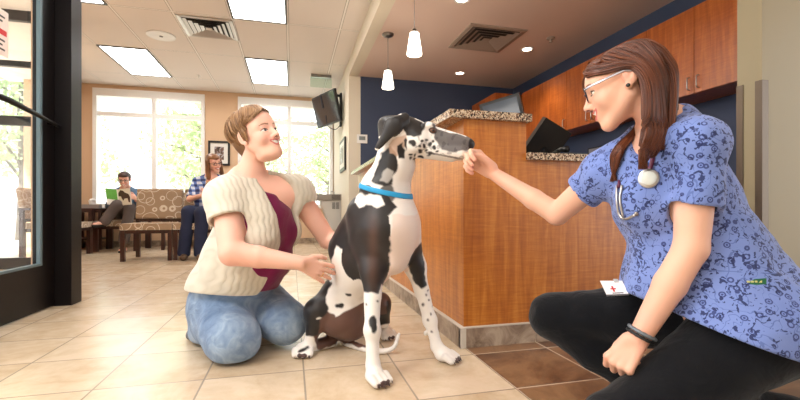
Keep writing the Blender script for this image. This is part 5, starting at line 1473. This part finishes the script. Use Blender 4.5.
# woman in a plaid shirt
hW=nrm((.62,-.78,0)); HW=Frame(at(213.5,163,5.80),(hW[0],hW[1],-.22),(-.12,-.25,1),1.12)
p=dict(pel=at(206,212,5.88),chest=at(208,192,5.86),c7=at(211,177,5.86),shL=at(224,181,5.78),shR=at(198,182,5.92),
 elL=at(226,199,5.65),elR=at(190,199,5.72),wrL=at(212,194,5.48),wrR=at(204,195,5.50),hdL=at(205,192,5.42),hdR=at(212,194,5.42),pnL=(-.2,.9,0),pnR=(0,.9,0),
 hpL=at(214,213,5.85),hpR=at(200,213,5.9),knL=at(202,213,5.36),knR=at(189,212,5.42),anL=at(200,253,5.36),anR=at(184,253,5.40))
WT_,WB_=seated('w','woman with long brown hair and glasses in blue plaid shirt and jeans, seated',HW,p,lin(236,186,166),lin(120,80,50),None,smile=.8)
def plaid(t):
    v=t.coord(); s=t.sep(v)
    def st(a,f,w): return t.math('GREATER_THAN',t.math('SINE',t.math('MULTIPLY',a,f)),w)
    a=t.math('ADD',t.math('MULTIPLY',s[0],.9),t.math('MULTIPLY',s[1],.4)); b=st(a,85,.1); c=st(s[2],85,.1)
    k=t.math('ADD',t.math('MULTIPLY',b,.5),t.math('MULTIPLY',c,.5)); t.set(col=t.ramp(k,[(0,srgb(210,216,232)),(.4,srgb(96,120,180)),(.9,srgb(40,52,104))],'CONSTANT'),rough=.85)
F=Field(); 
for a,b,ra,rb in ((p['c7'],p['chest'],.075,.145),(p['chest'],p['pel'],.145,.165)): F.cone(a,b,ra,rb,k=.05)
for s in 'LR': F.cone(p['c7'],p['sh'+s],.06,.072,k=.04); F.p.append(Sleeve(p['sh'+s],p['el'+s]*.9+p['sh'+s]*.1,.070,.058,k=.02)); 
fw=nrm((.45,-.89,0)); tw=Frame(p['chest'],fw,nrm(p['c7']-p['pel']))
F.minus=[(lambda P:(lambda q: np.maximum(np.abs(q[...,1])-.055,.02-q[...,0]))(tw.inv(P)),.01)]
F.p.append(Cone(HW(-.02,0,-.06),p['c7'],.07,.06,k=.01,sub=True))
F.disp=lambda P:.004*wob(P,40,3)
sobj('plaid_shirt',F,.007,cloth_mat('blue_white_plaid',plaid),WT_,WB_)
F=Field([Cone(p['chest']-tw.u*.02,p['pel'],.134,.158,k=.05)]); F.cuts=[(tw(.1,0,.03),nrm(tw.u+tw.f*.3),.01)]
sobj('white_top',F,.008,flat('white_cotton',srgb(238,236,236),.85),WT_,WB_)
m_navyd=flat('dark_blue_denim',srgb(34,44,76),.85,nscale=14,var=.3)
F=Field()
for s in 'LR': F.chain([p['pel'],p['hp'+s],p['kn'+s],p['an'+s]],[.15,.112,.085,.075],k=.03)
F.disp=lambda P:.004*wob(P,30,9); F.cuts=[(np.array((0,0,.05)),(0,0,-1),.01)]
sobj('jeans',F,.008,m_navyd,WT_,WB_)
for s in 'LR':
    a=p['an'+s]; F=Field([Cone((a[0],a[1]+.03,.045),(a[0]+.02,a[1]-.12,.04),.045,.04,k=.02)]); F.cuts=[(np.array((0,0,.003)),(0,0,-1),.006)]
    sobj('shoe',F,.007,flat('brown_suede',srgb(98,78,62),.9),WT_,WB_)
def longhair(H,T_,B,mat,cl=-.17,wid=.05):
    F=Field(); F.ell(H(-.018,0,.036),(.108,.088,.092),H.ax); F.ell(H(.035,0,.068),(.072,.070,.046),H.ax,k=.02); F.cone(H(-.05,0,0),H(-.06,0,cl),.07,.06,k=.03)
    for s in (-1,1): F.cone(H(-.0,s*.075,.03),H(.01,s*.088,cl),.032,.030,k=.02)
    def nf(P):
        q=H.inv(P); return np.maximum(.030-q[...,0],np.maximum(q[...,2]-.050-.2*np.abs(q[...,1]),np.abs(q[...,1])-.062))
    F.minus=[(nf,.015)]; F.disp=lambda P:.002*np.sin(H.inv(P)[...,1]*300)+.002*wob(P,60,5)
    sobj('hair',F,.006,mat,T_,B,lambda V:np.repeat((.5+.35*wob(V,50,4))[:,None],3,1))
longhair(HW,WT_,WB_,hair_mat('honey_brown_hair',srgb(170,122,84),srgb(134,92,62),srgb(92,60,42)))
def specs(H,label):
    b=H(.1,0,0); r=thing('glasses',label,'glasses',b)
    for s in (-1,1):
        tobj('rim',[H(.102-.35*abs(a)**1.5,s*.034+a,z) for a,z in ((-.022,.010),(-.015,.016),(.016,.017),(.024,.010),(.020,-.012),(-.016,-.013))],.0028,m_gl,r,b,True,6)
        tobj('temple',[H(.098,s*.058,.012),H(.05,s*.080,.012),H(0,s*.084,.012)],.0024,m_gl,r,b,seg=6)
    tobj('bridge',[H(.102,-.012,.010),H(.108,0,.012),H(.102,.012,.010)],.0024,m_gl,r,b,seg=6)
specs(HW,'dark framed glasses worn by the seated woman in plaid')
# little tan dog in her arms
lb=at(209,199,5.42); pd=thing('small_dog','tiny tan dog with a dark face cradled in the plaid woman\'s arms','dog',lb)
F=Field(); F.chain([at(214,197,5.55),at(207,194,5.50)],[.075,.065],k=.03); F.cone(at(207,193,5.50),at(209,187,5.44),.05,.042,k=.02); F.ell(at(209,185,5.42),(.045,.045,.042),k=.02); F.cone(at(209,186,5.40),at(208,187,5.35),.026,.016,k=.015)
for dx in (-2.6,2.6): F.cone(at(209+dx*.7,183,5.42),at(209+dx,179.5,5.43),.018,.006,k=.01)
F.cone(at(206,197,5.45),at(205,201,5.40),.022,.016,k=.01)
fcen=at(208.5,186,5.38)
def pc(P):
    c=np.tile(lin(206,158,104),(len(P),1)); m=np.clip(1.5-np.linalg.norm(P-fcen,axis=1)/.05,0,1)[:,None]; return c*(1-m)+lin(70,44,34)*m
sobj('body',F,.006,dogm(),pd,lb,pc)
# reading person in denim shirt
hM=nrm((.12,-.99,0)); HM=Frame(at(124.5,180,6.72),(hM[0],hM[1],-.25),(0,-.25,1),1.08)
p=dict(pel=at(127,211,6.9),chest=at(127,199,6.88),c7=at(126,189,6.86),shL=at(137,193,6.82),shR=at(115,193,6.86),
 elL=at(139,205,6.62),elR=at(109,206,6.66),wrL=at(136,199,6.42),wrR=at(109,202,6.44),hdL=at(131,196,6.36),hdR=at(108,198,6.40),pnL=(-.6,.6,0),pnR=(.6,.6,0),
 hpL=at(133,213,6.85),hpR=at(121,213,6.88),knL=at(130,208,6.42),knR=at(117,205,6.36),anL=at(124,240,6.38),anR=at(105,221,6.28))
MT_,MB_=seated('m','person with short dark hair and glasses reading a magazine, legs crossed, denim shirt',HM,p,lin(232,180,160),lin(60,40,34),None,smile=.7)
F=Field()
for a,b,ra,rb in ((p['c7'],p['chest'],.07,.13),(p['chest'],p['pel'],.13,.145)): F.cone(a,b,ra,rb,k=.05)
for s in 'LR': F.cone(p['c7'],p['sh'+s],.06,.065,k=.04); F.chain([p['sh'+s],p['el'+s]],[.062,.054],k=.02); F.p.append(Sleeve(p['el'+s],p['wr'+s]*.8+p['el'+s]*.2,.052,.042,k=.01))
F.p.append(Cone(HM(-.02,0,-.06),p['c7'],.065,.055,k=.01,sub=True)); F.disp=lambda P:.004*wob(P,40,3)
sobj('denim_shirt',F,.008,flat('faded_denim_shirt',srgb(92,124,156),.85,nscale=30,var=.4),MT_,MB_)
F=Field()
for s in 'LR': F.chain([p['pel'],p['hp'+s],p['kn'+s],p['an'+s]],[.135,.10,.076,.075],k=.03)
F.disp=lambda P:.004*wob(P,30,9)
sobj('trousers',F,.008,flat('grey_brown_trousers',srgb(96,86,84),.85),MT_,MB_)
m_foot=m_skin
for s,dx,dz in (('R',-.10,-.05),('L',0,-.09)):
    a=p['an'+s]; F=Field([Cone(a+np.array((0,0,-.03)),a+np.array((dx,-.10,dz+(.03 if s=='L' else 0))),.034,.030,k=.02)])
    if s=='L': F=Field([Cone((a[0],a[1]+.02,.04),(a[0],a[1]-.13,.035),.036,.030,k=.02)])
    sobj('foot',F,.007,m_skin,MT_,MB_,lambda P:np.tile(lin(225,175,155),(len(P),1)))
    F2=Field([Cone(q.a-np.array((0,0,.022),np.float32),q.b-np.array((0,-.0,.018),np.float32),.028,.034,k=.01) for q in F.p])
    F2.cone(F.p[0].b+np.array((0,.03,.01)),F.p[0].b+np.array((0,.05,.012)),.037,.036,k=.004)
    sobj('sandal',F2,.006,m_blackm,MT_,MB_)
m_hairM=hair_mat('dark_brown_short_hair',srgb(92,64,54),srgb(60,40,34),srgb(34,24,22))
F=Field(); F.ell(HM(-.018,0,.042),(.108,.088,.094),HM.ax); F.ell(HM(.035,0,.072),(.074,.072,.046),HM.ax,k=.02); F.cone(HM(-.05,0,.0),HM(-.06,0,-.05),.06,.045,k=.03)
F.minus=[(lambda P:(lambda q:np.maximum(.030-q[...,0],q[...,2]-.046-.15*np.abs(q[...,1])))(HM.inv(P)),.012)]; F.cuts=[(HM(0,0,-.06),-HM.u,.01)]; F.disp=lambda P:.004*wob(P,70,5)
sobj('hair',F,.006,m_hairM,MT_,MB_,lambda V:np.repeat((.5+.35*wob(V,50,4))[:,None],3,1))
specs(HM,'thin dark glasses worn by the reading person')
# open magazine
mb=at(121,198,6.34); mg=thing('magazine','open magazine with a green page and a white page showing a dark animal','magazine',mb)
m_page=flat('magazine_paper',srgb(236,232,224),.5); m_grn=flat('green_cover_print',srgb(96,172,52),.5,nscale=25,var=.4); m_brn=flat('dark_brown_print',srgb(72,44,40),.6)
lA=[at(105,188,6.30),at(117.5,189.5,6.42),at(118,206,6.40),at(107,204.5,6.28)]; rA=[at(117.5,189.5,6.42),at(130,188,6.30),at(131,203.5,6.28),at(118,206,6.40)]
lA[2]=lA[1]+lA[3]-lA[0]; rA[3]=rA[0]+(lA[2]-lA[1]); rA[2]=rA[1]+rA[3]-rA[0]
for A,nm in ((lA,'left_page'),(rA,'right_page')): slab(nm,A,.006,m_page,mg,mb)
slab('green_picture',quad(lA,.02,.90,.02,.66),.001,m_grn,mg,mb,.006)
n_=nrm(np.cross(rA[1]-rA[0],rA[3]-rA[0])); n_=n_ if n_[1]<0 else -n_
def blob(name,A,shape,mat,off):
    f=lambda a,b:(A[0]*(1-a)+A[1]*a)*(1-b)+(A[3]*(1-a)+A[2]*a)*b
    bm=nb(); lo=[bm.verts.new(f(a,b)-mb+n_*off) for a,b in shape]; hi=[bm.verts.new(f(a,b)-mb+n_*(off+.001)) for a,b in shape]
    bm.faces.new(lo); bm.faces.new(hi[::-1])
    for i in range(len(lo)): bm.faces.new((lo[i],lo[(i+1)%len(lo)],hi[(i+1)%len(lo)],hi[i]))
    bmesh.ops.recalc_face_normals(bm,faces=bm.faces); obj(name,bm,mat,mg)
blob('animal_picture',rA,[(.08,.22),(.25,.06),(.45,.12),(.6,.25),(.85,.35),(.95,.55),(.9,.85),(.8,.85),(.75,.6),(.5,.6),(.4,.72),(.3,.6),(.25,.45),(.05,.42)],m_brn,.006)
